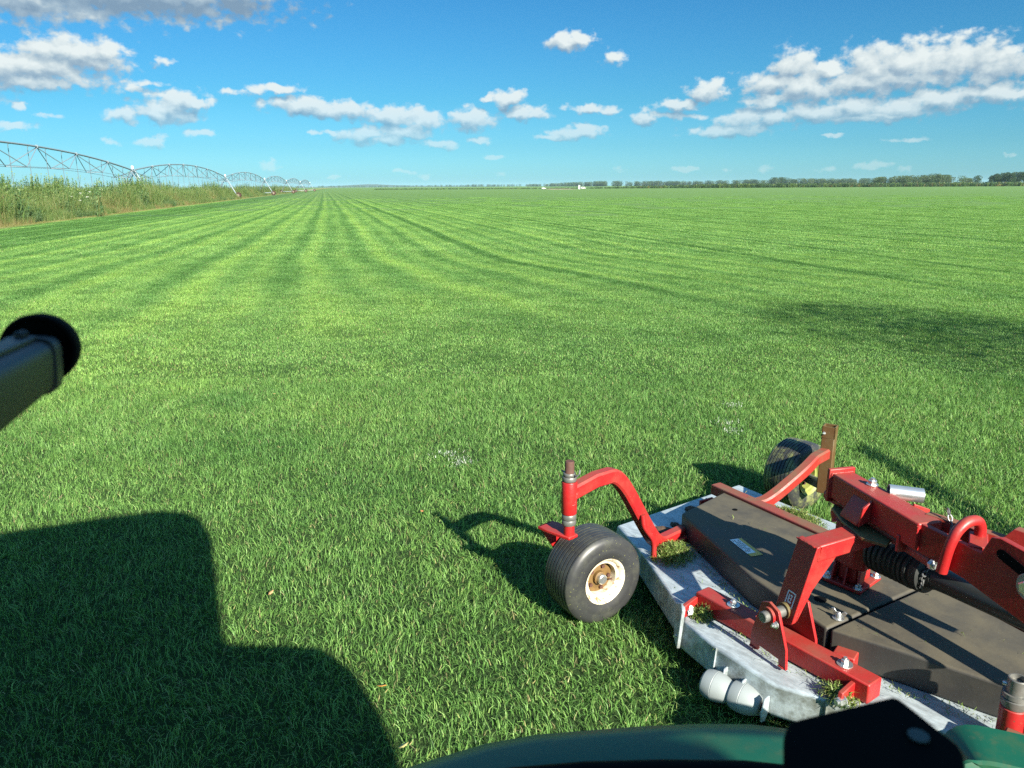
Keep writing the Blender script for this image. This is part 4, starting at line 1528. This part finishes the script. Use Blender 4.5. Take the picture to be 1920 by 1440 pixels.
# dark bracket plate inside the window
z_ = 1.86
poly = [(1470, 1450), (1470, 1378), (1479, 1354), (1500, 1347), (1672, 1306), (1684, 1308), (1698, 1318), (1796, 1396), (1806, 1412), (1812, 1450)]
pts = [at(x_, y_, z_) for x_, y_ in poly]
m = MB().slab(pts, (0, 0, -.006))
br = tb(m, 'bracket_plate', M['black'], bevel=.0012)
MB().lathe([(0, .0045), (.0008, .0045)], Vector(at(1722, 1381, z_ + .0004)) - TO, (0, 0, 1), 20).build('bolt_hole', plain('hole_glint', (.07, .085, .08), .6), br)
# lift link of the hitch, low beside the mower
a_, b_ = at(1805, 1398, .62), at(1990, 1440, .62)
m = MB().rect_tube(smooth_path([Vector(a_) + Vector((-.02, -.05, -.10)), Vector(a_) + Vector((.0, .0, .0)), b_, Vector(b_) + Vector((.3, -.2, 0))], 6, .3), .16, .05, (.3, 1, 0))
tb(m, 'lift_link', M['green'])

# lever arm with a round end cap inside the cab, at the left of the view
PL = plain('black_arm_plastic', (.017, .018, .021), .5, 0, .1)
D_ = EYE + sight(77, 653) * .40
tail = EYE + sight(-200, 800) * .24
dv = (tail - D_).normalized()
upv = (UPV - dv * UPV.dot(dv)).normalized()
sv = dv.cross(upv)
m = MB()
m.lathe([(-.009, .010), (-.009, .0150), (-.006, .0176), (.003, .0182), (.0065, .0176), (.0075, .0162), (.003, .0150), (.002, .005)], D_, dv, 48)
cap = tb(m, 'lever_cap', M['black'])
m = MB()
m.lathe([(.002, .0098), (.016, .0098)], D_ - upv * .004, dv, 36)
tb(m, 'lever_neck', M['black'])
m = MB()
for (s0, w_, h_) in ():
    pass
sec = []
for (s_, w_, h_) in ((.014, .0120, .0126), (.0165, .0134, .0142), (.028, .0134, .0142), (.0285, .0124, .0130), (.034, .0122, .0128), (.17, .0138, .0150)):
    c0 = D_ + dv * s_ - upv * .0052
    ring = []
    for k in range(24):
        t = 2 * math.pi * k / 24
        cs, sn = math.cos(t), math.sin(t)
        e = .45
        ring.append(c0 + sv * (w_ * math.copysign(abs(cs) ** e, cs)) + upv * (h_ * math.copysign(abs(sn) ** e, sn)))
    sec.append(ring)
m.rings(sec)
arm_o = tb(m, 'lever_arm', PL, angle=50, label='black plastic lever arm pointing into the view from the left')
m = MB()
m.bar(D_ + dv * .024 + upv * .0080, D_ + dv * .16 + upv * .0102, .010, .004, up=upv)
tb(m, 'lever_rail', PL, bevel=.001)
for s_ in (.030, .036):
    MB().lathe([(0, .0022), (.002, .0022), (.003, .0012)], (D_ + dv * s_ + upv * .0101) - TO, upv, 14).build('lever_screw', PL, arm_o)
HAZE = .00005
# ------------------------------------------------------------------ weeds along the left side
A2 = R(12.3)


def strip_xy(s, t):
    return s * math.cos(A2) - t * math.sin(A2), s * math.sin(A2) + t * math.cos(A2)


M['weed_green'] = blade_mat('weed_green', [(0, (.060, .120, .030)), (.5, (.120, .200, .055)), (.85, (.20, .26, .09)), (1, (.27, .27, .12))], use_tint=False, transl=.4, spec=.2)
M['weed_dark'] = blade_mat('weed_dark', [(0, (.042, .092, .034)), (.6, (.09, .165, .060)), (1, (.17, .23, .095))], use_tint=False, transl=.3, spec=.3)
M['weed_dry'] = blade_mat('weed_dry', [(0, (.13, .13, .045)), (.5, (.21, .19, .075)), (.8, (.24, .20, .09)), (1, (.32, .28, .13))], use_tint=False, transl=.35, spec=.2)
M['petal'] = plain('white_petal', (.75, .76, .70), .7)


def ribbons(name, mat, roots, L, W, d, lean, rnd, lv=3, curl=.4):
    return ribbon_mesh(name, mat, np.array(roots), np.array(L), np.array(W), np.array(d), np.array(lean), np.array(rnd), lv, curl)


def grass_clump(name, mat, n, H, spread):
    r = np.zeros((n, 3))
    r[:, :2] = RNG.normal(0, spread, (n, 2))
    a = RNG.uniform(0, 2 * np.pi, n)
    d = np.stack([np.cos(a), np.sin(a), np.zeros(n)], 1)
    return ribbon_mesh(name, mat, r, H * RNG.uniform(.45, 1.1, n), RNG.uniform(.010, .028, n), d, np.abs(RNG.normal(.35, .3, n)), RNG.random(n), 4, .6)


def forb(name, mat, stems, H, leafn, ll):
    R_, L_, W_, D_, LE, RN = [], [], [], [], [], []
    for s_ in range(stems):
        b = RNG.normal(0, .16, 2)
        tilt = RNG.normal(0, .10, 2)
        h_ = H * RNG.uniform(.7, 1.1)
        for k in range(leafn):
            z = h_ * (k + .6) / leafn
            a = RNG.uniform(0, 2 * np.pi)
            R_.append((b[0] + tilt[0] * z, b[1] + tilt[1] * z, z))
            L_.append(ll * RNG.uniform(.6, 1.2) * (1.15 - .5 * k / leafn))
            W_.append(ll * RNG.uniform(.32, .5))
            D_.append((math.cos(a), math.sin(a), 0))
            LE.append(RNG.uniform(.6, 1.5))
            RN.append(RNG.random())
        R_.append((b[0], b[1], 0))
        L_.append(h_)
        W_.append(.018)
        D_.append((tilt[0] + 1e-3, tilt[1], 0))
        LE.append(.08)
        RN.append(.2)
    return ribbons(name, mat, R_, L_, W_, D_, LE, RN)


def umbel(name):
    R_, L_, W_, D_, LE, RN = [], [], [], [], [], []
    for s_ in range(3):
        b = RNG.normal(0, .25, 2)
        h_ = RNG.uniform(1.1, 1.75)
        for k in range(26):
            a = RNG.uniform(0, 2 * np.pi)
            q = RNG.uniform(0, .07)
            R_.append((b[0] + q * math.cos(a), b[1] + q * math.sin(a), h_ + RNG.uniform(-.02, .02)))
            L_.append(.055)
            W_.append(.05)
            D_.append((math.cos(a), math.sin(a), 0))
            LE.append(1.3)
            RN.append(.5)
    return ribbons(name, M['petal'], R_, L_, W_, D_, LE, RN)


WK = [grass_clump('tall_grass', M['weed_green'], 90, 1.6, .24), grass_clump('tall_grass_b', M['weed_green'], 90, 1.3, .28),
      forb('leafy_weed', M['weed_dark'], 6, 1.55, 26, .16), forb('leafy_weed_b', M['weed_dark'], 7, 1.15, 20, .14), forb('pale_weed', M['weed_green'], 6, 1.7, 28, .14),
      grass_clump('dry_grass', M['weed_dry'], 55, 1.25, .24), grass_clump('dry_grass_b', M['weed_dry'], 46, .95, .26)]


def lump(s, t, k):
    return 0.5 + 0.5 * (np.sin(s * 1.3 * k + 1.7 * np.sin(t * .21 * k)) * np.cos(t * .37 * k + 2.1 * np.sin(s * .5 * k)))


def weed_patch(n, s0, s1, t0, t1, hs, label):
    s = RNG.uniform(s0, s1, n)
    t = t0 + (t1 - t0) * RNG.random(n) ** 1.5
    x = s * math.cos(A2) - t * math.sin(A2)
    y = s * math.sin(A2) + t * math.cos(A2)
    z = np.zeros(n)
    l1, l2 = lump(s, t, 1.0), lump(s + 9, t + 31, .55)
    p = RNG.random(n)
    idx = np.where(l2 > .66, np.where(p < .5, 5, np.where(p < .7, 6, 0)), np.where(l1 > .68, np.where(p < .6, 2, np.where(p < .8, 3, 4)), np.where(p < .42, 0, np.where(p < .62, 1, np.where(p < .85, 4, 5)))))
    edge = np.clip((-s - 19.1) / 1.6, .28, 1.0)
    hh = hs * edge * (.58 + .55 * lump(s + 3, t + 7, .8)) * RNG.uniform(.7, 1.18, n)
    rot = np.zeros((n, 3))
    rot[:, 2] = RNG.uniform(0, 6.28, n)
    scl = np.stack([hh * .9 + .15, hh * .9 + .15, hh], 1)
    return scatter('weeds', WK, np.stack([x, y, z], 1), rot, scl, idx, None, label, 'weeds')


weed_patch(5200, -25.5, -19.0, 34, 120, 1.62, 'tall rank weeds and dry grass along the left edge of the turf')
weed_patch(6500, -27, -18.9, 118, 430, 1.48, 'distant strip of tall weeds beside the irrigation towers')
weed_patch(2600, -60, -25, 36, 300, .9, 'rough grass and weeds under and behind the irrigation pipe')
nF = 18
sF = RNG.uniform(-23.5, -20.0, nF)
tF = 42 + 60 * RNG.random(nF) ** 1.3
xF, yF = sF * math.cos(A2) - tF * math.sin(A2), sF * math.sin(A2) + tF * math.cos(A2)
rF = np.zeros((nF, 3))
rF[:, 2] = RNG.uniform(0, 6, nF)
scatter('white_flowers', [umbel('umbel_%d' % i) for i in range(3)], np.stack([xF, yF, np.zeros(nF)], 1), rF, np.ones((nF, 3)) * 1.05, RNG.integers(0, 3, nF), None, 'white flower heads dotted among the tall weeds', 'flowers')
# two weeds that stand clear of the rest
for (x_, D_, H_, lab_) in ((193, 60.0, 2.65, 'tallest leafy weed, standing up against the sky among the weeds'), (42, 50.0, 2.45, 'leafy weed rising above the left end of the weed strip')):
    me = forb('tall_weed', M['weed_dark'], 3, H_, 22, .30)
    o = bpy.data.objects.new('tall_weed', me)
    COL.objects.link(o)
    d_ = sight(x_, 400)
    o.location = (d_.x / d_.y * D_, D_, 0)
    tag(o, lab_, 'weed')

# ------------------------------------------------------------------ centre pivot irrigation line
M['galv'] = plain('pivot_galvanised', (.18, .23, .26), .55, .1, .15, 3)
M['hose'] = plain('drop_hose', (.10, .13, .15), .5)
M['rusttyre'] = plain('muddy_tyre', (.036, .016, .010), .9, 0, .4, 6)
M['palehub'] = plain('pale_wheel_hub', (.17, .135, .10), .8)


def copy_tree(o, parent=None):
    c = o.copy()
    COL.objects.link(c)
    c.parent = parent
    for chd in [q for q in ALL if q.parent == o]:
        copy_tree(chd, c)
    return c


SPAN = 64.0
pivot = empty('irrigation_pivot', (-44.3, 93.6, 0), math.pi / 2 + R(10.6))
tag(pivot, 'long arched irrigation pipe on wheeled towers crossing the weeds at left', 'irrigation machine')
ZT, RISE, TD = 4.38, 1.15, 1.75


def arch(u):
    return ZT - .25 + (RISE + .25) * (1 - (2 * u - 1) ** 2) if 0 < u < 1 else ZT - .25


def make_span(parent):
    m = MB().tube([(u * SPAN, 0, arch(u)) for u in np.linspace(0.0005, .9995, 21)], .08, 10)
    pipe = m.build('span_pipe', M['galv'], parent)
    J = 7
    us = [(k + .5) / J for k in range(J)]
    low = [(u * SPAN, arch(u) - TD * (1 - .35 * abs(2 * u - 1))) for u in us]
    for k, (u, (xx, zl)) in enumerate(zip(us, low)):
        for sg in (-1, 1):
            MB().tube([(xx, sg * .75, zl), (xx - SPAN / J * .5, 0, arch(max(0, u - .5 / J)) - .08)], .036, 5).build('truss_strut', M['galv'], pipe)
            MB().tube([(xx, sg * .75, zl), (xx + SPAN / J * .5, 0, arch(min(1, u + .5 / J)) - .08)], .036, 5).build('truss_strut', M['galv'], pipe)
        MB().tube([(xx, -.75, zl), (xx, .75, zl)], .028, 5).build('cross_bar', M['galv'], pipe)
    for sg in (-1, 1):
        MB().tube([(0.3, sg * .1, arch(0.001) - .3)] + [(xx, sg * .75, zl) for xx, zl in low] + [(SPAN - .3, sg * .1, arch(.999) - .3)], .020, 5).build('truss_rod', M['galv'], pipe)
    for k in range(17):
        u = (k + .7) / 17.5
        zz = arch(u)
        MB().tube([(u * SPAN, .12, zz), (u * SPAN, .30, zz - .1), (u * SPAN + .03, .32, zz - .5), (u * SPAN + .06, .33, 1.75)], .026, 5).build('drop_hose', M['hose'], pipe)
    for k in range(0, J + 1):
        u = min(.995, max(.005, k / J))
        MB().lathe([(-.06, .14), (.06, .14)], (u * SPAN, 0, arch(u)), (1, 0, 0), 10).build('pipe_flange', M['galv'], pipe)
    return pipe


def make_tower(parent, xx):
    ft = MB().bar((xx, -2.05, .72), (xx, 2.05, .72), .14, .14)
    t_ = ft.build('tower', M['galv'], parent)
    for sg in (-1, 1):
        for sx in (-1, 1):
            MB().tube([(xx + sx * .9, 0, ZT - .3), (xx + sx * .12, sg * 1.85, .75)], .06, 6).build('tower_leg', M['galv'], t_)
        MB().tube([(xx - .45, sg * 1.0, 2.2), (xx + .45, sg * 1.0, 2.2)], .03, 5).build('tower_brace', M['galv'], t_)
        MB().lathe([(-.14, .22), (-.15, .50), (-.12, .62), (.12, .62), (.15, .50), (.14, .22)], (xx, sg * 2.1, .62), (1, 0, 0), 24).build('wheel', M['rusttyre'], t_)
        MB().lathe([(-.155, .26), (-.10, .22), (.10, .22), (.155, .26)], (xx, sg * 2.1, .62), (1, 0, 0), 20).build('wheel_hub', M['palehub'], t_)
    MB().box((xx, 0, ZT + .10), (.25, .22, .34)).build('control_box', plain('pale_box', (.62, .64, .64), .5), t_)
    return t_


for k in range(-1, 6):
    n_before = set(bpy.data.objects)
    if k == -1:
        span0 = make_span(pivot)
        span0.location = (-SPAN, 0, 0)
        tower0 = make_tower(pivot, 0)
        ALL = list(bpy.data.objects)
    else:
        if k < 5:
            c = copy_tree(span0, pivot)
            c.location = (k * SPAN, 0, 0)
        if k > 0:
            c = copy_tree(tower0, pivot)
            c.location = (k * SPAN, 0, 0)

# ------------------------------------------------------------------ trees and woods
M['leaf_a'] = blade_mat('leaf_mid_green', [(0, (.042, .078, .030)), (.6, (.080, .125, .050)), (1, (.12, .165, .072))], use_tint=False, transl=.25, spec=.2)
M['leaf_b'] = blade_mat('leaf_dark_green', [(0, (.028, .060, .030)), (.6, (.052, .095, .044)), (1, (.085, .13, .062))], use_tint=False, transl=.25, spec=.2)
M['leaf_c'] = blade_mat('leaf_pale_green', [(0, (.050, .085, .030)), (.6, (.090, .130, .050)), (1, (.14, .17, .075))], use_tint=False, transl=.25, spec=.2)
M['bark'] = plain('grey_bark', (.16, .14, .12), .9, 0, .4, 3)


def crown_mesh(name, mat, H, Wd, base, n, leaf, lobes=9, pointed=0.0):
    cen, rad = [], []
    for i in range(lobes):
        u = (i + .5) / lobes
        z = base + (H - base) * (0.15 + .75 * u)
        rr = Wd * .5 * math.sqrt(max(.05, 1 - (2 * u - 1) ** 2 * .85)) * (1 - pointed * u)
        a = RNG.uniform(0, 6.28)
        q = rr * RNG.uniform(.2, .7)
        cen.append((q * math.cos(a), q * math.sin(a), z))
        rad.append(rr * RNG.uniform(.5, .75) + .3)
    cen, rad = np.array(cen), np.array(rad)
    w = rad ** 2
    k = RNG.choice(lobes, n, p=w / w.sum())
    v = RNG.normal(0, 1, (n, 3))
    v /= np.linalg.norm(v, axis=1)[:, None]
    r_ = RNG.uniform(.55, 1.05, n) ** .6
    P = cen[k] + v * (rad[k] * r_)[:, None] * np.array([1, 1, .8])
    P[:, 2] = np.clip(P[:, 2], base * .8, H)
    a = np.arctan2(v[:, 1], v[:, 0]) + RNG.normal(0, .8, n)
    d = np.stack([np.cos(a), np.sin(a), np.zeros(n)], 1)
    return ribbon_mesh(name, mat, P, leaf * RNG.uniform(.6, 1.3, n), leaf * RNG.uniform(.6, 1.1, n), d, RNG.uniform(.4, 1.9, n), RNG.random(n), 3, .3)


def trunk_mesh(name, H, r, limbs=4):
    m = MB().tube([(0, 0, 0), (.05, .03, H * .35), (-.05, .05, H * .7), (0, 0, H * .9)], [r, r * .8, r * .5, r * .2], 8)
    for i in range(limbs):
        a = i * 6.28 / limbs + .4
        z = H * (.35 + .1 * i)
        m.tube([(0, 0, z), (math.cos(a) * H * .1, math.sin(a) * H * .1, z + H * .12), (math.cos(a) * H * .17, math.sin(a) * H * .17, z + H * .25)], [r * .4, r * .25, r * .1], 5)
    return m


def far_xy(px_, D_):
    d_ = sight(px_, 349)
    return d_.x / d_.y * D_, D_


def top_h(px_, ty, D_):
    """height that reaches the photograph's row ty at distance D_"""
    d_ = sight(px_, ty)
    return EYE.z + d_.z / d_.y * D_


tk = {k: [crown_mesh('wood_tree_%s%d' % (k, i), M['leaf_' + k], 1.0, w_, b_, n_, l_, 8, p_) for i in range(3)]
      for k, w_, b_, n_, l_, p_ in (('a', .62, .12, 420, .085, .1), ('b', .75, .08, 420, .09, .0), ('c', .42, .18, 380, .075, .3))}
trunks = [trunk_mesh('wood_trunk_%d' % i, 1.0, .014, 3).build('wood_trunk_%d' % i, M['bark']) for i in range(2)]
for o in trunks:
    COL.objects.unlink(o)
KINDS_ALL = tk['a'] + tk['b'] + tk['c'] + [o.data for o in trunks]


def wood(name, spec, label, depth, spacing, mixk):
    pts, scl, rot, idx = [], [], [], []
    for (x0, x1, y0, y1, D0, D1) in spec:
        wpx = abs(x1 - x0)
        width = wpx * .5 * (D0 + D1) / 1442
        n = max(3, int(width / spacing * depth))
        for i in range(n):
            u = RNG.random()
            px_ = x0 + (x1 - x0) * u
            D_ = D0 + (D1 - D0) * u
            H_ = top_h(px_, y0 + (y1 - y0) * u, D_)
            D2 = D_ + RNG.random() * spacing * depth * 1.2
            H_ *= RNG.uniform(.74, 1.03)
            xx, yy = far_xy(px_, D2)
            kk = mixk[int(RNG.random() * len(mixk))]
            pts.append((xx, yy, 0))
            wide = RNG.uniform(.8, 1.2)
            scl.append((H_ * wide, H_ * wide, H_))
            rot.append((0, 0, RNG.uniform(0, 6.28)))
            idx.append(({'a': 0, 'b': 3, 'c': 6}[kk]) + int(RNG.random() * 3))
            if RNG.random() < .6:
                pts.append((xx + RNG.normal(0, 1), yy - 3, 0))
                scl.append((H_ * 1.2, H_ * 1.2, H_ * .85))
                rot.append((0, 0, RNG.uniform(0, 6.28)))
                idx.append(9 + int(RNG.random() * 2))
            # undergrowth closes the foot of the wood
            pts.append((xx, yy + 2, -H_ * .08))
            scl.append((H_ * .8, H_ * .8, H_ * RNG.uniform(.35, .55)))
            rot.append((0, 0, RNG.uniform(0, 6.28)))
            idx.append(3 + int(RNG.random() * 3))
    return scatter(name, KINDS_ALL, pts, rot, scl, idx, None, label, 'wood')


wood('far_woods', [(1640, 1700, 333, 329.5, 940, 900), (1700, 1745, 329.5, 326, 900, 890), (1745, 1800, 326, 329.5, 890, 880), (1800, 1818, 330, 334, 880, 890)], 'pale green wood swelling up right of centre on the horizon', 4, 6, 'aac')
wood('far_woods', [(1440, 1475, 334, 332.5, 1650, 1600), (1475, 1560, 335, 335, 1600, 1550), (1560, 1650, 335.5, 334, 1550, 1500)], 'thin stemmed distant wood left of the pale green wood', 4, 8, 'ccab')
wood('far_woods', [(990, 1080, 345.5, 341.5, 3600, 2500), (1080, 1150, 341.5, 339, 2500, 2200), (1150, 1300, 339.5, 339.5, 2200, 2100), (1300, 1440, 339.5, 336, 2100, 1800)], 'long low line of woods along the middle of the horizon', 3, 10, 'abc')
wood('far_woods', [(600, 760, 348, 347.5, 5000, 5000), (760, 1000, 347.2, 344.8, 5000, 4000)], 'faint line of woods left of centre on the horizon', 3, 26, 'abb')
wood('far_woods', [(-250, 250, 352, 350.5, 4200, 4400), (250, 610, 350.5, 348.5, 4400, 5000)], 'faint blue woods behind the irrigation pipe at left', 3, 26, 'abb')
wood('far_woods', [(1930, 2300, 321, 318, 760, 700), (-900, -250, 352, 352, 4200, 4200)], 'dark wood going on past the right end of the view', 4, 7, 'bba')

# trees of the nearest wood, told apart by their crowns
LT = ['leftmost dark round tree of the wood at the right edge, beside the gap', 'second dark tree from the left in the wood at the right edge', 'third dark tree from the left in the wood at the right edge', 'fourth dark tree from the left in the wood at the right edge',
      'dark tree just left of the tallest ones at the right edge', 'tall dark tree near the right edge of the view', 'dark tree cut by the right edge of the view', 'dark tree just outside the right edge of the view', 'lower dark tree standing in front of the wood at the right edge', 'low dark tree in front of the left end of the right wood']
tree0 = empty('broadleaf_tree', (0, 0, 0))
tag(tree0, LT[0], 'tree', 'dark trees at the right edge')
co_ = bpy.data.objects.new('crown', crown_mesh('crown', M['leaf_b'], 13.5, 10.5, 1.2, 2600, .62, 12))
COL.objects.link(co_)
co_.parent = tree0
trunk_mesh('trunk', 12, .25).build('trunk', M['bark'], tree0)
first = True
for li, (px_, ty, D_) in enumerate(((1856, 328.5, 830), (1866, 325, 800), (1876, 323.5, 790), (1888, 322.5, 780), (1899, 322, 780), (1910, 321.5, 770), (1921, 321.5, 770), (1932, 321, 765), (1894, 324, 750), (1872, 328, 760))):
    if first:
        o = tree0
        first = False
    else:
        o = tree0.copy()
        COL.objects.link(o)
        for chd in [q for q in bpy.data.objects if q.parent == tree0]:
            c2 = chd.copy()
            COL.objects.link(c2)
            c2.parent = o
    o['label'] = LT[li]
    xx, yy = far_xy(px_, D_)
    o.location = (xx, yy, 0)
    k_ = top_h(px_, ty, D_) / 13.5
    o.scale = (k_, k_, k_)
    o.rotation_euler = (0, 0, RNG.uniform(0, 6))


def lone_tree(px_, ty, D_, mat, w_, label, name='broadleaf_tree'):
    H_ = top_h(px_, ty, D_)
    xx, yy = far_xy(px_, D_)
    t_ = empty(name, (xx, yy, 0))
    tag(t_, label, 'tree')
    c_ = bpy.data.objects.new('crown', crown_mesh('crown', mat, H_, w_, H_ * .12, 1600, H_ * .05, 9))
    COL.objects.link(c_)
    c_.parent = t_
    trunk_mesh('trunk', H_ * .85, .2).build('trunk', M['bark'], t_)
    return t_


lone_tree(1832, 328.5, 860, M['leaf_b'], 8.5, 'dark lone tree in the gap between the two woods at right')
lone_tree(1818, 335, 850, M['leaf_c'], 6, 'small yellow green tree left of the lone dark tree')
lone_tree(1464, 332, 1500, M['leaf_b'], 12, 'dark tree clump standing out at the left end of the thin stemmed wood')
# unseen tree, added out of view to cast shade on the turf at right
st = empty('added_shade_tree', (10.95, 3.35, 0))
tag(st, 'unseen leafy tree added beside the field to shade the turf at right', 'tree')
cc = bpy.data.objects.new('crown', crown_mesh('crown', M['leaf_a'], 6.0, 4.2, 2.6, 11500, .062, 18))
COL.objects.link(cc)
cc.parent = st
trunk_mesh('trunk', 4.6, .07).build('trunk', M['bark'], st)

# scrub bank at the far side of the field
SK = [forb('scrub_%d' % i, M[k], 9, 1.0, 10, .26) for i, k in enumerate(('weed_dark', 'weed_dark', 'weed_green', 'weed_dry'))] + [crown_mesh('scrub_bush', M['leaf_b'], 1.0, 1.1, .02, 160, .16, 5)]
n = 3400
pxs = RNG.uniform(700, 2150, n)
Ds = 560 + 60 * RNG.random(n) + np.clip((1250 - pxs) * .05, 0, 60)
hh = np.clip((pxs - 1000) / 350, .28, 1.0) * RNG.uniform(1.3, 3.0, n)
P = np.array([far_xy(a_, b_) + (0,) for a_, b_ in zip(pxs, Ds)])
rt = np.zeros((n, 3))
rt[:, 2] = RNG.uniform(0, 6, n)
scatter('scrub', SK, P, rt, np.stack([hh * 1.3, hh * 1.3, hh], 1), RNG.choice(5, n, p=(.27, .2, .2, .08, .25)), None, 'dark rough scrub bank along the far side of the turf field', 'scrub')

# the air over the field
M['haze'] = bpy.data.materials.new('haze_air')
M['haze'].use_nodes = True
hn = NT(M['haze'].node_tree)
hn.n.clear()
ho = hn.new('ShaderNodeOutputMaterial')
hv = hn.new('ShaderNodeVolumePrincipled')
hv.inputs['Color'].default_value = (.58, .84, 1.0, 1)
hv.inputs['Density'].default_value = HAZE
hv.inputs['Anisotropy'].default_value = .0
hn.l.new(hv.outputs[0], ho.inputs['Volume'])
hz_o = MB().box((0, 3600, 13.2), (16000, 8000, 29)).build('haze', M['haze'])
tag(hz_o, 'thin pale haze over the far field and woods', 'haze', kind='stuff')

# hill
m = MB()
prof_h = [(560, 0), (610, 2.2), (640, 3.2), (665, 4.6), (690, 5.6), (705, 5.4), (730, 4.0), (770, 2.6), (830, 1.8), (900, .8), (960, 0)]
DH = 6300.0
fr, bk = [], []
vs, fs = [], []
for i, (px_, h_) in enumerate(prof_h):
    x1, y1 = far_xy(px_, DH)
    zt = h_ * DH / 1442
    vs += [(x1, y1 - 700, -1), (x1, y1 - 350, zt * .55 - 1), (x1, y1, zt - 1), (x1, y1 + 500, zt * .6 - 1), (x1, y1 + 1000, -1)]
    if i:
        for j in range(4):
            fs.append((5 * (i - 1) + j, 5 * i + j, 5 * i + j + 1, 5 * (i - 1) + j + 1))
m.add(vs, fs, True)
hl = m.build('hills', plain('wooded_hill', (.030, .055, .035), .9, 0, .3, .004), None, angle=80)
tag(hl, 'low wooded hill on the horizon left of centre', 'hill', kind='structure')

# bare soil and small white things at the far edge
sx0, sy0 = far_xy(1026, 505)
bs = sheet('bare_soil', plain('pale_bare_soil', (.36, .27, .19), .95, 0, .2, .3), sx0, sx0 + 17, 470, 545, .06)
tag(bs, 'pale patch of bare soil at the far edge of the field', 'soil', kind='structure')
WHT = plain('white_vehicle_paint', (.42, .44, .43), .5, 0, .05)
GLS = plain('dark_window', (.03, .04, .05), .15)


def cart(px_, D_, L_, H_, label, name, cat):
    xx, yy = far_xy(px_, D_)
    t_ = empty(name, (xx, yy, 0), .1)
    tag(t_, label, cat)
    MB().slab([(-L_ / 2, -.8, .35), (L_ / 2, -.8, .35), (L_ / 2, -.8, .85), (L_ * .28, -.8, .92), (L_ * .12, -.8, H_), (-L_ * .38, -.8, H_), (-L_ / 2, -.8, .95)], (0, 1.6, 0)).build('body', WHT, t_, bevel=.05)
    MB().slab([(L_ * .22, -.82, .95), (L_ * .10, -.82, H_ - .12), (-L_ * .32, -.82, H_ - .12), (-L_ * .38, -.82, .95)], (0, .015, 0)).build('side_window', GLS, t_)
    for sx in (-.32, .32):
        for sy in (-.8, .8):
            MB().lathe([(-.1, .2), (-.1, .31), (.1, .31), (.1, .2)], (sx * L_, sy, .31), (0, 1, 0), 16).build('wheel', M['tyre'], t_)
    return t_


cart(1093.5, 500, 3.1, 1.45, 'small white car beside the white cabinet at the far edge', 'small_car', 'car')
cart(1019.5, 480, 2.6, 1.15, 'low whitish vehicle left of the bare soil patch on the horizon', 'small_vehicle', 'vehicle')
xx, yy = far_xy(1086, 498)
wc_ = empty('white_cabinet', (xx, yy, 0))
tag(wc_, 'upright white cabinet standing alone at the far edge of the field', 'cabinet')
MB().prism([(-.55, -.55), (.55, -.55), (.55, .55), (-.55, .55)], 0, 2.3).build('cabinet_body', WHT, wc_, bevel=.03)
MB().prism([(-.62, -.62), (.62, -.62), (.62, .62), (-.62, .62)], 2.3, 2.42).build('cabinet_roof', WHT, wc_, bevel=.03)

# fallen leaves on the turf
def leaf(px_, py_, s_, col, label):
    P_ = at(px_, py_, .055)
    m = MB()
    outl = [(-1, 0), (-.7, .35), (-.45, .25), (-.15, .62), (.1, .4), (.5, .5), (.6, .2), (1, 0), (.6, -.2), (.5, -.5), (.1, -.4), (-.15, -.62), (-.45, -.25), (-.7, -.35)]
    vs = [(x_ * s_, y_ * s_, .25 * s_ * (y_ * y_ + .4 * x_ * x_)) for x_, y_ in outl] + [(0, 0, 0)]
    m.add(vs, [(i, (i + 1) % 14, 14) for i in range(14)])
    o = m.build('fallen_leaf', plain('leaf_' + label.split()[0], col, .6, 0, .4, 60))
    md = o.modifiers.new('thick', 'SOLIDIFY')
    md.thickness = .0012
    o.location = P_
    o.rotation_euler = (RNG.uniform(-.6, .6), RNG.uniform(-.6, .6), RNG.uniform(0, 6))
    tag(o, label, 'leaf', 'fallen leaves on the turf')


leaf(716, 1286, .026, (.50, .24, .04), 'orange yellow leaf at the edge of the round shadow')
leaf(757, 1398, .022, (.46, .40, .14), 'pale yellow leaf near the left end of the green fender')
leaf(508, 1111, .018, (.40, .23, .10), 'tan leaf on sunny grass right of the cab shadow')
leaf(791, 958, .018, (.36, .16, .06), 'red brown leaf by the tip of the caster shadow')
leaf(514, 738, .016, (.48, .30, .10), 'small yellow leaf alone on the turf farther out')
